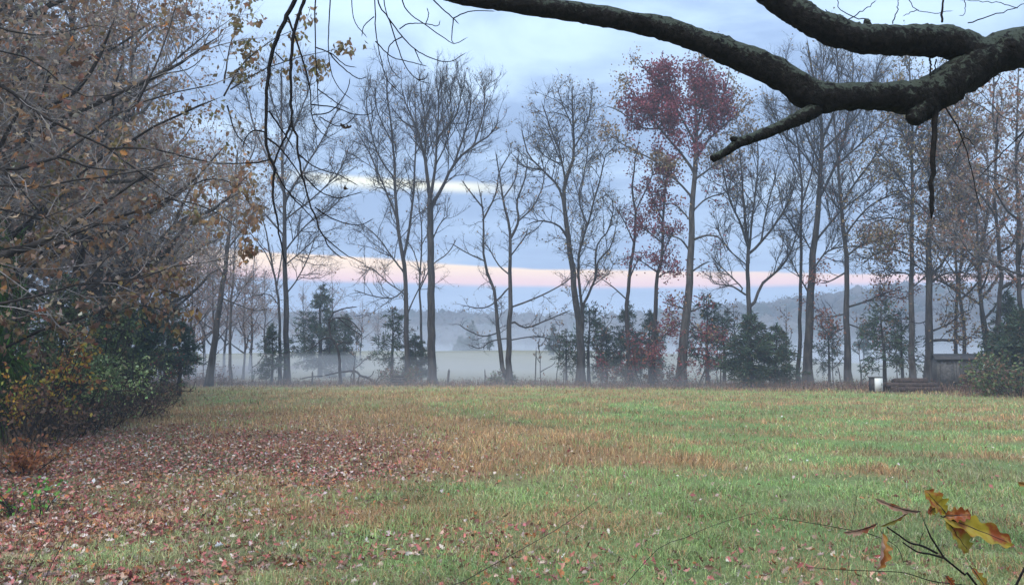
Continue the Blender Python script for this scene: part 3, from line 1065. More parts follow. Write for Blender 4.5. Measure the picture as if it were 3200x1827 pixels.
build_tree('oak_tree', 'big oak with rounded dark red crown and thick pale trunk in the tree line',
           px_axes(58, [(2127, 1200), (2136, 1060), (2142, 1000), (2149, 936), (2159, 792), (2163, 696), (2168, 600), (2171, 553), (2173, 480), (2178, 400), (2170, 300), (2150, 190)], 33, 5,
                   [([(2172, 540), (2120, 470), (2060, 400), (2000, 320), (1960, 260)], 10), ([(2173, 500), (2220, 430), (2290, 370), (2350, 310)], 10), ([(2176, 440), (2230, 360), (2270, 270), (2280, 200)], 9),
                    ([(2174, 450), (2130, 370), (2090, 280), (2060, 190)], 9), ([(2178, 400), (2200, 310), (2200, 220), (2190, 150)], 8), ([(2166, 620), (2110, 560), (2040, 500), (1960, 460), (1900, 420)], 8),
                    ([(2172, 560), (2240, 510), (2310, 450), (2370, 400)], 7), ([(2165, 750), (2210, 735), (2250, 745), (2270, 790)], 9), ([(2163, 800), (2130, 750), (2090, 735), (2050, 720)], 8),
                    ([(2160, 850), (2190, 830), (2220, 815)], 7), ([(2150, 970), (2110, 955), (2070, 945)], 8), ([(2152, 975), (2190, 960), (2220, 945)], 7), ([(2148, 1000), (2110, 1020), (2060, 1060)], 6),
                    ([(2165, 660), (2210, 620), (2270, 600), (2320, 560)], 6), ([(2060, 400), (2010, 400), (1940, 350), (1890, 330)], 6), ([(2090, 280), (2030, 230), (1990, 180)], 6), ([(2150, 1000), (2200, 1040), (2250, 1050)], 5),
                    ([(2166, 700), (2110, 640), (2060, 640)], 6)], t_trunk=0.62),
           cfgx(n1=2.3, l1=2.3, trop=0.55, n3=4.6, leaf=dict(n=11.0, size=0.21, spread=0.28, where=oak_where, col=oak_col)), 'trees of the far tree line', bark=M_BARKP)
build_tree('bare_tree', 'bare vase-shaped tree behind the dark dense cedar, right of the red oak',
           px_axes(57, [(2337, 1200), (2338, 1060), (2339, 936), (2337, 816), (2341, 778), (2330, 720), (2325, 640), (2318, 560), (2310, 450)], 22, 3,
                   [([(2341, 780), (2312, 696), (2280, 620), (2260, 530), (2250, 440)], 9), ([(2342, 770), (2350, 690), (2360, 600), (2370, 500), (2365, 420)], 8), ([(2345, 790), (2380, 754), (2430, 690), (2470, 620), (2490, 530)], 9),
                    ([(2353, 960), (2377, 893), (2430, 845), (2468, 792), (2490, 730), (2500, 660)], 11), ([(2330, 920), (2290, 895), (2260, 890), (2225, 885)], 7), ([(2320, 900), (2270, 850), (2240, 820), (2220, 800)], 5),
                    ([(2380, 754), (2390, 680), (2410, 600), (2430, 520)], 6), ([(2335, 830), (2300, 800), (2270, 770), (2230, 690)], 5)]),
           cfgx(n1=1.9, trop=0.6, leaf=few(PAL_OLIVE, 0.06)), 'trees of the far tree line')
build_tree('bare_tree', 'thin dark straight bare tree right beside the tall thick pale-topped trunk',
           px_axes(58, [(2495, 1200), (2500, 985), (2504, 792), (2506, 620), (2498, 480), (2470, 330), (2440, 240)], 14, 3,
                   [([(2506, 640), (2540, 520), (2545, 400), (2550, 280)], 6), ([(2504, 750), (2450, 660), (2430, 570)], 5), ([(2504, 560), (2460, 470), (2430, 400)], 5)]),
           cfgx(n1=1.9, trop=1.0), 'trees of the far tree line', bark=M_BARKD)
build_tree('tall_bare_tree', 'tallest thick-trunked bare tree, its fine upright crown reaching behind the overhanging limb',
           px_axes(57.5, [(2523, 1202), (2528, 1060), (2531, 985), (2540, 792), (2557, 648), (2565, 529), (2569, 432), (2560, 330), (2540, 220), (2520, 110)], 31, 4,
                   [([(2560, 620), (2610, 520), (2640, 420), (2660, 300), (2670, 180)], 10), ([(2545, 760), (2600, 690), (2650, 640), (2720, 590), (2790, 520)], 8), ([(2566, 520), (2520, 420), (2480, 310), (2450, 200)], 9),
                    ([(2569, 440), (2610, 340), (2620, 230), (2610, 120)], 8), ([(2565, 560), (2510, 480), (2450, 420), (2420, 340)], 7), ([(2535, 930), (2490, 850), (2460, 790)], 6), ([(2538, 850), (2580, 790), (2640, 770), (2700, 770)], 7),
                    ([(2569, 470), (2680, 360), (2730, 260), (2750, 180)], 8), ([(2610, 520), (2700, 440), (2780, 360), (2810, 280)], 7), ([(2562, 350), (2570, 240), (2575, 140)], 6), ([(2545, 800), (2510, 740), (2480, 690)], 5)], t_trunk=0.55),
           cfgx(n1=2.0, trop=0.8, a1=0.6, n3=5.0, leaf=few(PAL_OLIVE, 0.05)), 'trees of the far tree line')
build_tree('bare_tree', 'leaning grey trunk with flared foot and rusty low leaves, right of the tallest bare tree',
           px_axes(56.5, [(2653, 1202), (2646, 1060), (2646, 985), (2648, 880), (2644, 792), (2632, 690), (2627, 625), (2617, 480), (2608, 400), (2600, 260)], 23, 3,
                   [([(2646, 800), (2700, 760), (2760, 745), (2830, 690)], 7), ([(2640, 740), (2700, 660), (2760, 620), (2850, 590), (2900, 580)], 7), ([(2627, 640), (2680, 560), (2740, 480), (2780, 400)], 7),
                    ([(2630, 660), (2580, 600), (2560, 540)], 6), ([(2646, 960), (2710, 940), (2770, 915), (2830, 900)], 7), ([(2644, 980), (2590, 990), (2545, 985)], 6), ([(2645, 850), (2590, 880), (2560, 885)], 6),
                    ([(2646, 1010), (2700, 1030), (2750, 1050)], 5), ([(2646, 1020), (2600, 1040), (2550, 1030)], 4)]),
           cfgx(n1=1.9, trop=0.5, wander=0.45, leaf=dict(n=2.6, size=0.19, pal=PAL_RUST, spread=0.2, where=lambda p: 0.05 + 0.75 * sstep(13.0, 10.0, p[:, 2]) * (fbm(p[:, 0] * 0.6, p[:, 2] * 0.9, 6, 3) > 0.42))), 'trees of the far tree line')
build_tree('leafy_tree', 'straight pale-trunked tree with sparse olive leaves between the leaning trunk and the shed oak',
           px_axes(55, [(2853, 1205), (2846, 985), (2848, 792), (2850, 600), (2850, 480), (2853, 380), (2845, 260), (2840, 160)], 20, 4,
                   [([(2850, 620), (2800, 540), (2760, 490), (2720, 470)], 6), ([(2850, 560), (2900, 470), (2930, 380)], 6), ([(2849, 700), (2780, 680), (2720, 700), (2670, 730)], 7), ([(2848, 800), (2790, 780), (2740, 790), (2690, 830)], 7),
                    ([(2850, 480), (2810, 390), (2790, 300)], 6), ([(2849, 900), (2900, 860), (2960, 840)], 5), ([(2850, 440), (2890, 340), (2900, 240)], 5), ([(2847, 860), (2800, 850), (2750, 870)], 5)]),
           cfgx(n1=2.0, trop=0.35, wander=0.45, leaf=dict(n=2.4, size=0.19, pal=PAL_OLIVE, spread=0.2, where=lambda p: 0.08 + 0.6 * (fbm(p[:, 0] * 0.5, p[:, 2] * 0.6, 16, 3) > 0.5))), 'trees of the far tree line', bark=M_BARKP)
build_tree('leafy_tree', 'thick-trunked oak beside the shed with a low bare horizontal limb and olive leaves',
           px_axes(54, [(2901, 1207), (2903, 1060), (2903, 985), (2903, 840), (2906, 696), (2911, 600), (2915, 480), (2925, 336), (2930, 220)], 27, 5,
                   [([(2908, 1064), (2960, 1062), (3010, 1060), (3040, 1050)], 11), ([(2905, 1038), (2967, 1010), (3000, 980), (3040, 965)], 8), ([(2904, 890), (2940, 860), (2990, 850), (3050, 860)], 8), ([(2903, 860), (2850, 820), (2810, 800)], 6),
                    ([(2905, 860), (2940, 830), (2980, 760), (2990, 680), (3000, 600)], 9), ([(2910, 640), (2960, 560), (3000, 470), (3020, 380)], 8), ([(2908, 680), (2860, 630), (2800, 610)], 6), ([(2915, 480), (2970, 400), (2990, 310)], 7),
                    ([(2912, 560), (2870, 480), (2840, 400)], 6), ([(2903, 1000), (2870, 1010), (2840, 1000)], 5), ([(2904, 780), (2860, 740), (2800, 730), (2740, 750)], 6)]),
           cfgx(n1=2.0, trop=0.3, wander=0.45, leaf=dict(n=2.6, size=0.19, pal=PAL_OLIVE + PAL_BROWN[:2], spread=0.2, where=lambda p: 0.1 + 0.7 * (fbm(p[:, 0] * 0.5, p[:, 2] * 0.6, 18, 3) > 0.46))), 'trees of the far tree line', bark=M_BARK)
build_tree('bare_tree', 'thin grey tree rising behind the shed roof',
           px_axes(59, [(2987, 1205), (2987, 1050), (2990, 888), (2985, 780), (3000, 640), (3010, 520)], 13, 3,
                   [([(2987, 900), (3030, 830), (3060, 760)], 5), ([(2988, 860), (2950, 800), (2930, 730)], 4), ([(2990, 700), (3040, 620), (3070, 560)], 4)]),
           cfgx(n1=2.0, leaf=few(PAL_BROWN, 0.5)), 'trees of the far tree line')

# --- thicket of trees closing the tree line on the right
RW = [(3075, 54, 18.0, 0.14, 'brown-leaved tree standing directly right of the shed'),
      (3130, 50, 22.0, 0.17, 'tall brown-leaved tree behind the evergreen bushes at the right edge'),
      (3190, 46, 20.0, 0.15, 'brown-leaved tree cut by the right edge of the picture'),
      (3100, 57, 24.0, 0.17, 'tallest brown-leaved tree of the right-hand thicket, farther back'),
      (3010, 64, 23.0, 0.16, 'brown-topped tree showing above and behind the shed'),
      (3270, 44, 18.0, 0.15, 'leafy brown tree just beyond the right edge'),
      (3330, 52, 23.0, 0.17, 'tall brown tree beyond the right edge, half out of view')]
for i, (px_, d_, h_, r_, lab) in enumerate(RW):
    p = at(px_, 1130, d_)
    build_tree('brown_leaved_tree', lab, auto_axes(p[0], d_, h_, r_, 0.25, 11, 0.24, 0.03, 0.8),
               cfgx(n1=1.5, l1=2.3, n2=3.0, n3=4.0, trop=0.4, wander=0.45, leaf=dict(n=1.7, size=0.2, pal=[(0.32, 0.17, 0.08), (0.30, 0.13, 0.07), (0.20, 0.12, 0.085), (0.24, 0.145, 0.095), (0.16, 0.10, 0.075), (0.22, 0.16, 0.09)], spread=0.16,
                    where=lambda p: 0.2 + 0.75 * (fbm(p[:, 0] * 0.6 + p[:, 1], p[:, 2] * 0.6, 28, 3) > 0.44))),
               'brown-leaved trees of the right thicket', twigm=M_TWIGL)


# ------------------------------------------------------------------ cedars and pines
def conifer_meshes(h, rad, n1=120, dens=1.0, base_clear=0.05, droop=-0.25, pal=PAL_CEDAR, shape=0.8, spray=0.16, open_=0.0):
    """returns trunk mesh, branch mesh, foliage mesh with the base at the origin"""
    tp = np.array([[0, 0, 0], [0.01 * h, 0, h * 0.4], [-0.01 * h, 0.01 * h, h * 0.75], [0, 0, h]])
    P = spline(tp, 14)
    rr = np.linspace(0.022 * h + 0.02, 0.012, 14)
    V, Q, T = tubes(P[None], rr[None], 7, True, 0.1)
    trunk = mesh('trunk', V, [Q, T], None, True)
    n = int(n1)
    t_ = base_clear + (0.985 - base_clear) * rng.random(n) ** 0.85
    prof = np.clip((1 - t_) ** shape * (0.55 + 0.45 * sstep(base_clear, base_clear + 0.2, t_)), 0.03, 1)
    az_ = rng.uniform(0, 2 * math.pi, n)
    L = rad * prof * rng.uniform(0.45, 1.25, n)
    st = np.stack([np.interp(t_, np.linspace(0, 1, 14), P[:, k]) for k in range(3)], 1)
    up = 0.35 - 0.3 * (1 - t_) + rng.normal(0, 0.15, n)
    d = np.stack([np.cos(az_), np.sin(az_), up], 1)
    B = grow(st, d, L, 6, 0.25, (0, 0, droop))
    RB = (0.006 + 0.012 * L)[:, None] * np.linspace(1, 0.3, 6)[None]
    V, Q, T = tubes(B, RB, 3, True)
    G1 = Geo()
    G1.add(V, Q, T)
    cnt = np.maximum(3, (L * 11).astype(int))
    p, d2, r, idx, tt = spawn(B, RB, cnt, 0.2, 1.0, 0.7, 0.3)
    ln = np.maximum(0.12, L[idx] * rng.uniform(0.12, 0.35, len(p)))
    B2 = grow(p, d2, ln, 3, 0.3, (0, 0, droop * 0.4))
    G1.add(*tubes(B2, np.minimum(r, 0.006)[:, None] * np.ones((1, 3)), 3, True))
    reps = rng.poisson(6.5 * dens, len(B2))
    ix = np.repeat(np.arange(len(B2)), reps)
    u = rng.random(len(ix))[:, None]
    pos = B2[ix, 0] * (1 - u) + B2[ix, 2] * u + rng.normal(0, 0.05, (len(ix), 3))
    ax_ = nrm(B2[ix, 2] - B2[ix, 0])
    V, T = leafquads(pos, spray * 1.35 * rng.uniform(0.6, 1.5, len(pos)), 0.05, 0.24, ax_)
    G2 = Geo()
    G2.add(V, None, T, np.repeat(pick(pal, len(pos), 0.28), 4, axis=0))
    return trunk, G1.mesh('branches'), G2.mesh('foliage')


def place_conifer(ms, name, label, x_, y_, scale, rot, group, cat='cedar'):
    z_ = float(ground_z(x_, y_)) - 0.05
    root = empty(name, (x_, y_, z_))
    root.rotation_euler = (0, 0, rot)
    root.scale = scale if hasattr(scale, '__len__') else (scale,) * 3
    tag(root, label, cat, group)
    obj('trunk', ms[0], M_BARK, root)
    obj('branches', ms[1], M_TWIG, root, 'stuff')
    obj('foliage', ms[2], M_NEEDLE, root, 'stuff')
    return root


CM = [conifer_meshes(5.0, 1.9, 90, 0.75), conifer_meshes(7.0, 2.6, 130, 0.85, shape=0.8), conifer_meshes(4.5, 1.8, 50, 0.5, 0.2, -0.3, shape=0.5),
      conifer_meshes(4.0, 1.6, 110, 0.9, 0.03, 0.05, shape=0.6), conifer_meshes(9.0, 2.6, 110, 0.9, 0.3, -0.1, PAL_PINE, 0.55, 0.2)]
CED = [(850, 61, 0, 1130 - 1000, 'small dark cedar at the foot of the leftmost tall trunk'),
       (1000, 78, 1, 245, 'large misty cedar behind the crooked dead snag'),
       (1075, 82, 0, 150, 'smaller misty cedar tucked right of the large misty cedar'),
       (1225, 62.5, 2, 175, 'ragged cedar left of the dark slender trunk'),
       (1300, 64, 3, 90, 'low cedar bush between the slender trunk and the fork-topped tree'),
       (1770, 61, 2, 110, 'low open cedar left of the swept-limb tree foot'),
       (1840, 62, 2, 195, 'taller open cedar right behind the swept-limb tree trunk'),
       (1895, 63, 0, 120, 'short cedar between the swept-limb tree and the crooked red tree'),
       (1960, 63, 1, 200, 'upright cedar behind the crooked dark red tree'),
       (2030, 64, 0, 170, 'cedar half hidden behind the thin red-wrapped tree'),
       (2210, 60, 2, 215, 'thin-stemmed open cedar right of the red oak trunk'),
       (2262, 61, 2, 165, 'small open cedar just left of the dark dense cedar'),
       (2350, 54, 3, 155, 'dark dense rounded cedar in front of the vase-shaped tree'),
       (2425, 55, 3, 120, 'lower dark cedar at the right flank of the dense rounded cedar'),
       (2590, 60, 2, 140, 'young cedar between the tallest tree and the leaning trunk'),
       (2762, 51, 2, 200, 'open cedar with thin black stem behind the white cabinet'),
       (2820, 57, 2, 170, 'hazy cedar left of the pale straight trunk'),
       (3135, 46, 3, 120, 'dense evergreen bush right of the shed'),
       (3200, 42, 3, 170, 'tall dark evergreen bush at the right edge'),
       (3300, 41, 3, 170, 'evergreen bush cut off by the right edge'),
       (3150, 52, 0, 230, 'grey-green cedar rising behind the right-hand evergreen bushes')]
for i, (px_, d_, k_, hp, lab) in enumerate(CED):
    p = at(px_, 1130, d_)
    hh = (hp * d_ / F) + 1.45
    s_ = hh / (5.0, 7.0, 4.5, 4.0, 9.0)[k_]
    s_ = (s_ * (1.15 if 'large' in lab or 'dense' in lab else 1.0),) * 2 + (s_,)
    place_conifer(CM[k_], 'cedar_tree', lab, p[0], d_, s_, i * 1.7, 'cedars along the far tree line')

# misty pines standing in the far field
for i, (px_, d_, hp, lab) in enumerate([(1475, 215, 130, 'hazy blue-green pine in the far field beyond the twin-trunked tree'), (1440, 225, 80, 'lower hazy pine left of the blue-green far pine'),
                                        (1730, 140, 120, 'hazy pine in the far field behind the swept-limb tree'), (1530, 170, 80, 'small far pine between the twin trunks and the hazy pine'),
                                        (2060, 170, 110, 'far hazy pine behind the red-leaved trees'), (2700, 130, 120, 'hazy pine beyond the leaning grey trunk')]):
    p = at(px_, 1130, d_)
    hh = hp * d_ / F + 1.6 - float(ground_z(p[0], d_))
    place_conifer(CM[(1, 3, 1, 0, 1, 4)[i]], 'pine_tree', lab, p[0], d_, max(0.7, hh / (7.0, 4.0, 7.0, 5.0, 7.0, 9.0)[i]), i * 2.1, 'hazy pines in the far field', 'pine')

# ------------------------------------------------------------------ the wood on the left
def copy_tree(src, loc, rot, scale, label):
    c = src.copy()
    COL.objects.link(c)
    c.location = loc
    c.rotation_euler = (0, 0, rot)
    c.scale = (scale,) * 3
    c['label'] = label
    for ch in src.children:
        if ch.name.startswith('leaf'):
            continue
        q = ch.copy()
        COL.objects.link(q)
        q.parent = c
    return c


def woodleaf(n, pal, thr=0.45, seed=3, size=0.13, single=0, lo=0.1):
    return dict(n=n, size=size, pal=pal, spread=0.14, single=single, where=lambda p: lo + 0.85 * (fbm(p[:, 0] * 0.7 + p[:, 1] * 0.7, p[:, 2] * 0.7, seed, 3) > thr))


WOOD = cfgx(n1=1.9, l1=2.7, n2=3.8, n3=5.2, trop=0.15, wander=0.5, rt=0.006, rk=0.6, a1=0.9, Strunk=10)


def wcfg(**k):
    c = dict(WOOD)
    c.update(k)
    return c


P_A = [(0.30, 0.20, 0.14), (0.37, 0.26, 0.17), (0.24, 0.165, 0.125), (0.40, 0.33, 0.25), (0.33, 0.17, 0.09)]
wa = build_tree('oak_tree', 'brown-leaved oak at the near front of the left wood, crown filling the upper left',
                auto_axes(-10.6, 15.0, 14.5, 0.20, 0.18, 15, 0.34, 0.05, 0.55), wcfg(leaf=woodleaf(1.5, P_A, 0.46, 3)), 'trees of the left wood', twigm=M_TWIGL)
wb = build_tree('oak_tree', 'brown-leaved oak second back along the edge of the left wood',
                auto_axes(-12.6, 21.0, 15.5, 0.21, 0.2, 15, 0.33, 0.05, 0.55), wcfg(leaf=woodleaf(1.8, P_A, 0.48, 6)), 'trees of the left wood', twigm=M_TWIGL)
wc = build_tree('oak_tree', 'rusty-leaved oak third back along the edge of the left wood, leaning over the field',
                auto_axes(-14.0, 27.5, 17.0, 0.22, 0.2, 15, 0.33, 0.06, 0.6), wcfg(leaf=woodleaf(1.8, P_A, 0.50, 9)), 'trees of the left wood', twigm=M_TWIGL)
wd_ = build_tree('maple_tree', 'nearly bare grey maple deep in the left wood',
                 auto_axes(-17.5, 24.0, 17.0, 0.2, 0.2, 13, 0.3, 0.04, 0.9), wcfg(leaf=woodleaf(0.8, P_A, 0.5, 12)), 'trees of the left wood', bark=M_BARKP, twigm=M_TWIGL)
CP_ = [(wb, -13.8, 14.0, 0.9, 0.95, 'brown-leaved oak behind the near front oak of the left wood'), (wd_, -13.4, 19.4, 2.2, 0.85, 'bare grey maple in the wood between the first two oaks'),
       (wa, -16.2, 20.0, 2.9, 1.1, 'tall brown-leaved oak deep in the wood, second row'), (wd_, -14.5, 32.0, 4.0, 1.0, 'bare maple at the wood edge beyond the leaning rusty oak'),
       (wa, -18.8, 33.0, 4.4, 1.15, 'brown-leaved oak fourth back along the wood edge'), (wc, -20.5, 27.0, 1.9, 1.1, 'rusty oak deep behind the third edge oak'),
       (wb, -21.5, 40.0, 5.2, 1.15, 'brown-leaved oak near the far corner of the left wood'), (wd_, -22.5, 47.0, 0.6, 1.15, 'bare grey maple near the misty corner of the wood'),
       (wc, -26.0, 44.0, 3.3, 1.2, 'rusty oak in the deep far part of the left wood'), (wa, -25.0, 36.0, 5.9, 1.2, 'brown-leaved oak in the deep middle of the left wood'),
       (wb, -8.9, 11.3, 4.3, 0.75, 'small brown-leaved oak closest to the camera at the left edge'), (wd_, -12.2, 17.6, 5.5, 0.85, 'slender bare maple among the first oaks of the left wood'),
       (wa, -16.9, 35.0, 0.4, 1.2, 'broad brown-leaved oak spreading over the field from mid wood edge'), (wb, -18.3, 40.0, 2.0, 1.2, 'broad oak behind the leaning rusty one, brown crown against the sky'),
       (wc, -15.0, 30.5, 3.7, 1.1, 'rusty oak pressed against the fourth edge oak'), (wa, -20.3, 46.5, 1.3, 1.15, 'brown oak last before the misty corner of the wood'), (wc, -10.9, 16.5, 5.0, 0.95, 'rusty oak just behind the near front oak')]
for (src, x_, y_, rt_, s_, lab) in CP_:
    copy_tree(src, (x_, y_, float(ground_z(x_, y_)) - 0.1), rt_, s_, lab)

# misty leaning trunk and its neighbours at the wood corner
build_tree('leaning_tree', 'misty leaning grey trunk at the far corner of the left wood',
           px_axes(55, [(650, 1203), (668, 1080), (685, 960), (700, 860), (712, 760), (730, 600), (745, 450)], 24, 5,
                   [([(690, 930), (740, 950), (800, 970), (850, 960)], 6), ([(700, 860), (640, 780), (600, 690)], 7), ([(710, 780), (770, 700), (810, 620)], 7), ([(725, 640), (690, 540), (660, 450)], 6), ([(735, 560), (790, 480), (800, 400)], 6)]),
           cfgx(n1=1.8, leaf=woodleaf(0.9, PAL_BROWN, 0.48, 19, 0.15)), 'trees of the left wood', bark=M_BARKP, twigm=M_TWIGL)
build_tree('slim_tree', 'slim misty tree between the leaning trunk and the small dark cedar',
           px_axes(64, [(722, 1197), (718, 1080), (722, 970), (728, 880), (735, 760), (740, 640)], 11, 3,
                   [([(722, 960), (760, 900), (800, 850)], 4), ([(726, 900), (690, 850), (660, 790)], 4), ([(734, 780), (780, 700), (800, 640)], 4)]),
           cfgx(n1=1.9, leaf=woodleaf(0.8, [(0.24, 0.14, 0.11), (0.28, 0.16, 0.12)], 0.46, 23, 0.15)), 'trees of the left wood', bark=M_BARKP, twigm=M_TWIGL)
mist_src = build_tree('misty_tree', 'pinkish-brown misty tree behind the leaning trunk',
                      auto_axes(at(610, 1130, 80)[0], 80, 15.0, 0.16, 0.2, 10, 0.28, 0.03, 0.9),
                      cfgx(n1=1.5, l1=2.4, leaf=dict(n=0.9, size=0.18, pal=[(0.25, 0.15, 0.12), (0.21, 0.13, 0.105), (0.28, 0.18, 0.13)], spread=0.2)), 'misty trees behind the wood corner', twigm=M_TWIGL)
for i, (px_, d_, s_, lab) in enumerate([(540, 72, 1.0, 'misty brown tree left of the leaning trunk'), (700, 86, 0.9, 'misty tree right behind the slim tree'), (780, 96, 0.95, 'faint misty tree left of the leftmost tall trunk'),
                                        (460, 84, 1.2, 'tall misty tree behind the green pine at the wood corner'), (830, 112, 0.9, 'very faint misty tree between the slim tree and the small cedar'), (640, 104, 1.15, 'tall faint misty tree behind the leaning trunk'),
                                        (1125, 120, 0.62, 'low pinkish misty tree right of the large misty cedar'), (1180, 140, 0.55, 'low faint tree left of the ragged cedar in the far field'), (950, 118, 0.8, 'faint bare tree rising behind the large misty cedar'),
                                        (1040, 112, 0.85, 'faint bare tree right above the large misty cedar'), (590, 66, 0.75, 'short misty tree just left of the leaning trunk foot'), (500, 66, 0.95, 'misty brown tree between the corner pine and the leaning trunk'),
                                        (760, 74, 0.7, 'low misty tree between slim tree and small cedar'), (670, 76, 0.85, 'misty pinkish tree seen right of the leaning trunk'), (400, 74, 1.2, 'tall misty tree behind the wood corner, farthest left')]):
    p = at(px_, 1130, d_)
    copy_tree(mist_src, (p[0], d_, float(ground_z(p[0], d_)) - 0.1), i * 1.3, s_, lab)

# evergreens inside and along the wood
EV = [(560, 40, 4, 125, 'bushy green pine at the field corner of the left wood', 'pine_tree'), (455, 36, 4, 170, 'green pine left of the bushy corner pine', 'pine_tree'),
      (320, 31, 3, 230, 'dark evergreen under the oaks, middle of the left wood edge', 'cedar_tree'), (190, 25, 3, 260, 'dark green evergreen behind the yellow-leaved shrubs', 'cedar_tree'),
      (40, 26, 3, 260, 'tall evergreen in the wood near the left edge', 'cedar_tree'), (-75, 17.0, 3, 540, 'bright green evergreen at the left edge of the picture', 'cedar_tree'),
      (400, 36, 1, 230, 'tall dark cedar among the middle oaks of the wood', 'cedar_tree'),
      (520, 50, 1, 260, 'misty cedar behind the corner pines', 'cedar_tree')]
gcm = conifer_meshes(4.0, 1.7, 150, 1.3, 0.02, 0.1, [(0.07, 0.14, 0.03), (0.10, 0.19, 0.04), (0.05, 0.10, 0.03)], 0.45)
PAL_LG = [(0.07, 0.12, 0.055), (0.095, 0.15, 0.065), (0.055, 0.09, 0.05), (0.13, 0.15, 0.075), (0.12, 0.10, 0.065)]
LM = {3: conifer_meshes(4.0, 1.6, 80, 0.65, 0.05, 0.05, PAL_LG, 0.6), 1: conifer_meshes(7.0, 2.4, 100, 0.7, 0.1, -0.2, PAL_LG, 0.8)}
for i, (px_, d_, k_, hp, lab, nm) in enumerate(EV):
    p = at(px_, 1130, d_)
    ms = gcm if 'bright' in lab else LM[k_] if k_ in LM else CM[k_]
    s_ = (hp * d_ / F + 1.6) / (5.0, 7.0, 4.5, 4.0, 9.0)[k_]
    if k_ == 4:
        s_ = (s_ * 1.5, s_ * 1.5, s_)
    elif 'bright' in lab:
        s_ = (s_ * 0.4, s_ * 0.4, s_)
    place_conifer(ms, nm, lab, p[0], d_, s_, i * 0.9, 'evergreens of the left wood', nm.split('_')[0])

# ------------------------------------------------------------------ near tree on the left: long crossing branches over the field edge
def near_axes(depth, lines, base, w_scale=1.0):
    ax = []
    for (lp, w_, dd) in lines:
        q = np.array([at(a_, b_, depth + dd * k_ / (len(lp) - 1)) for k_, (a_, b_) in enumerate(lp)])
        ax.append((q, w_ * depth / F / 2, 1.6 * depth / F / 2, 'limb', 0.12))
    return ax


tb = np.array([-8.0, 9.6, float(ground_z(-8.0, 9.6)) - 0.1])
trunk = np.array([tb, tb + (0.1, 0, 1.5), tb + (0.25, 0.1, 3.5), tb + (0.3, 0.3, 6.0), tb + (0.5, 0.3, 9.0), tb + (0.6, 0.4, 12.0)])
D0 = 9.8
link = lambda z_, pxy: [trunk[1] * 0 + np.array([-7.85, 9.7, z_])]
LN = [([(-330, 60), (0, 262), (130, 360), (260, 425), (340, 465), (420, 525), (530, 610), (600, 655), (690, 668)], 18, 1.0),
      ([(-330, 480), (0, 532), (180, 490), (250, 440), (320, 390), (430, 320), (620, 272), (710, 250), (840, 170)], 15, 1.6),
      ([(430, 320), (470, 240), (500, 170), (545, 40), (570, -60)], 8, 0.6),
      ([(-330, 560), (0, 580), (150, 583), (220, 565), (420, 540), (560, 515), (660, 508)], 13, 0.9),
      ([(340, 465), (470, 465), (620, 500), (720, 512), (860, 500)], 8, 1.2),
      ([(180, 490), (230, 505), (290, 525), (420, 530), (540, 512)], 8, 0.7),
      ([(-330, 1000), (0, 950), (90, 940), (185, 898), (265, 887), (433, 871), (544, 831), (680, 812), (835, 785)], 13, 2.0),
      ([(-330, 380), (0, 525), (70, 600), (136, 674), (200, 710), (262, 742)], 12, 0.5),
      ([(-330, 150), (0, 160), (120, 200), (230, 290), (330, 300), (470, 260)], 9, 1.4),
      ([(-330, -60), (0, 90), (160, 110), (300, 80), (420, 110)], 9, 1.4),
      ([(265, 887), (330, 810), (400, 760), (450, 700)], 6, 0.5),
      ([(-330, 700), (0, 650), (110, 690), (230, 640), (330, 600), (440, 590)], 9, 1.5),
      ([(-330, 850), (0, 780), (150, 760), (300, 700), (470, 730), (600, 780)], 8, 1.8)]
ax = [(trunk, 0.19, 0.06, 'trunk', 0.3)] + near_axes(D0, LN, tb)
NEARCFG = dict(n1=2.3, l1=1.1, n2=4.6, n3=7.5, a1=0.6, trop=0.05, wander=0.45, rt=0.0028, rk=1.1, scale=0.35, Strunk=12,
               leaf=dict(n=0.2, size=0.10, pal=[(0.24, 0.12, 0.06), (0.33, 0.19, 0.10), (0.20, 0.085, 0.05), (0.40, 0.28, 0.18), (0.36, 0.16, 0.04)], spread=0.05, single=260, droop=1.2,
                         where=lambda p: 0.12 + 0.8 * (fbm(p[:, 0] * 1.1, p[:, 2] * 1.1, 33, 3) > 0.56)))
build_tree('maple_tree', 'near maple whose long dark branches cross in from the left edge', ax, NEARCFG, 'trees of the left wood', bark=M_BARKD, twigm=M_TWIGL)

# big brown leaf sprays hanging at the wood edge (lower oak boughs)
def bough(name, label, lines, depth, leafn, pal, size=0.12, single=60, thr=0.4):
    ax = near_axes(depth, lines, None)
    base = ax[0][0][0]
    a0 = list(ax[0])
    yb = base[1] + 1.2
    xb = float(wood_edge_x(yb)) - 1.6
    zb = float(ground_z(xb, yb)) - 0.05
    st_ = np.array([[xb, yb, zb], [xb + 0.15, yb - 0.1, zb + (base[2] - zb) * 0.35], [xb + (base[0] - xb) * 0.25, yb - 0.4, zb + (base[2] - zb) * 0.65], [xb + (base[0] - xb) * 0.65, yb - 0.9, zb + (base[2] - zb) * 0.88], base])
    ax = [(st_, a0[1] * 1.5, a0[1], 'trunk', 0.5)] + ax
    return build_tree(name, label, ax, dict(n1=3.4, l1=0.9, n2=4.5, n3=6, a1=0.7, trop=-0.15, wander=0.45, rt=0.003, rk=1.1, scale=0.35, Strunk=8,
                      leaf=dict(n=leafn, size=size, pal=pal, spread=0.06, single=single, droop=1.6, where=lambda p: 0.15 + 0.85 * (fbm(p[:, 0] * 1.6, p[:, 2] * 1.6, 37, 3) > thr))),
                      'trees of the left wood', bark=M_BARKD, twigm=M_TWIGL)


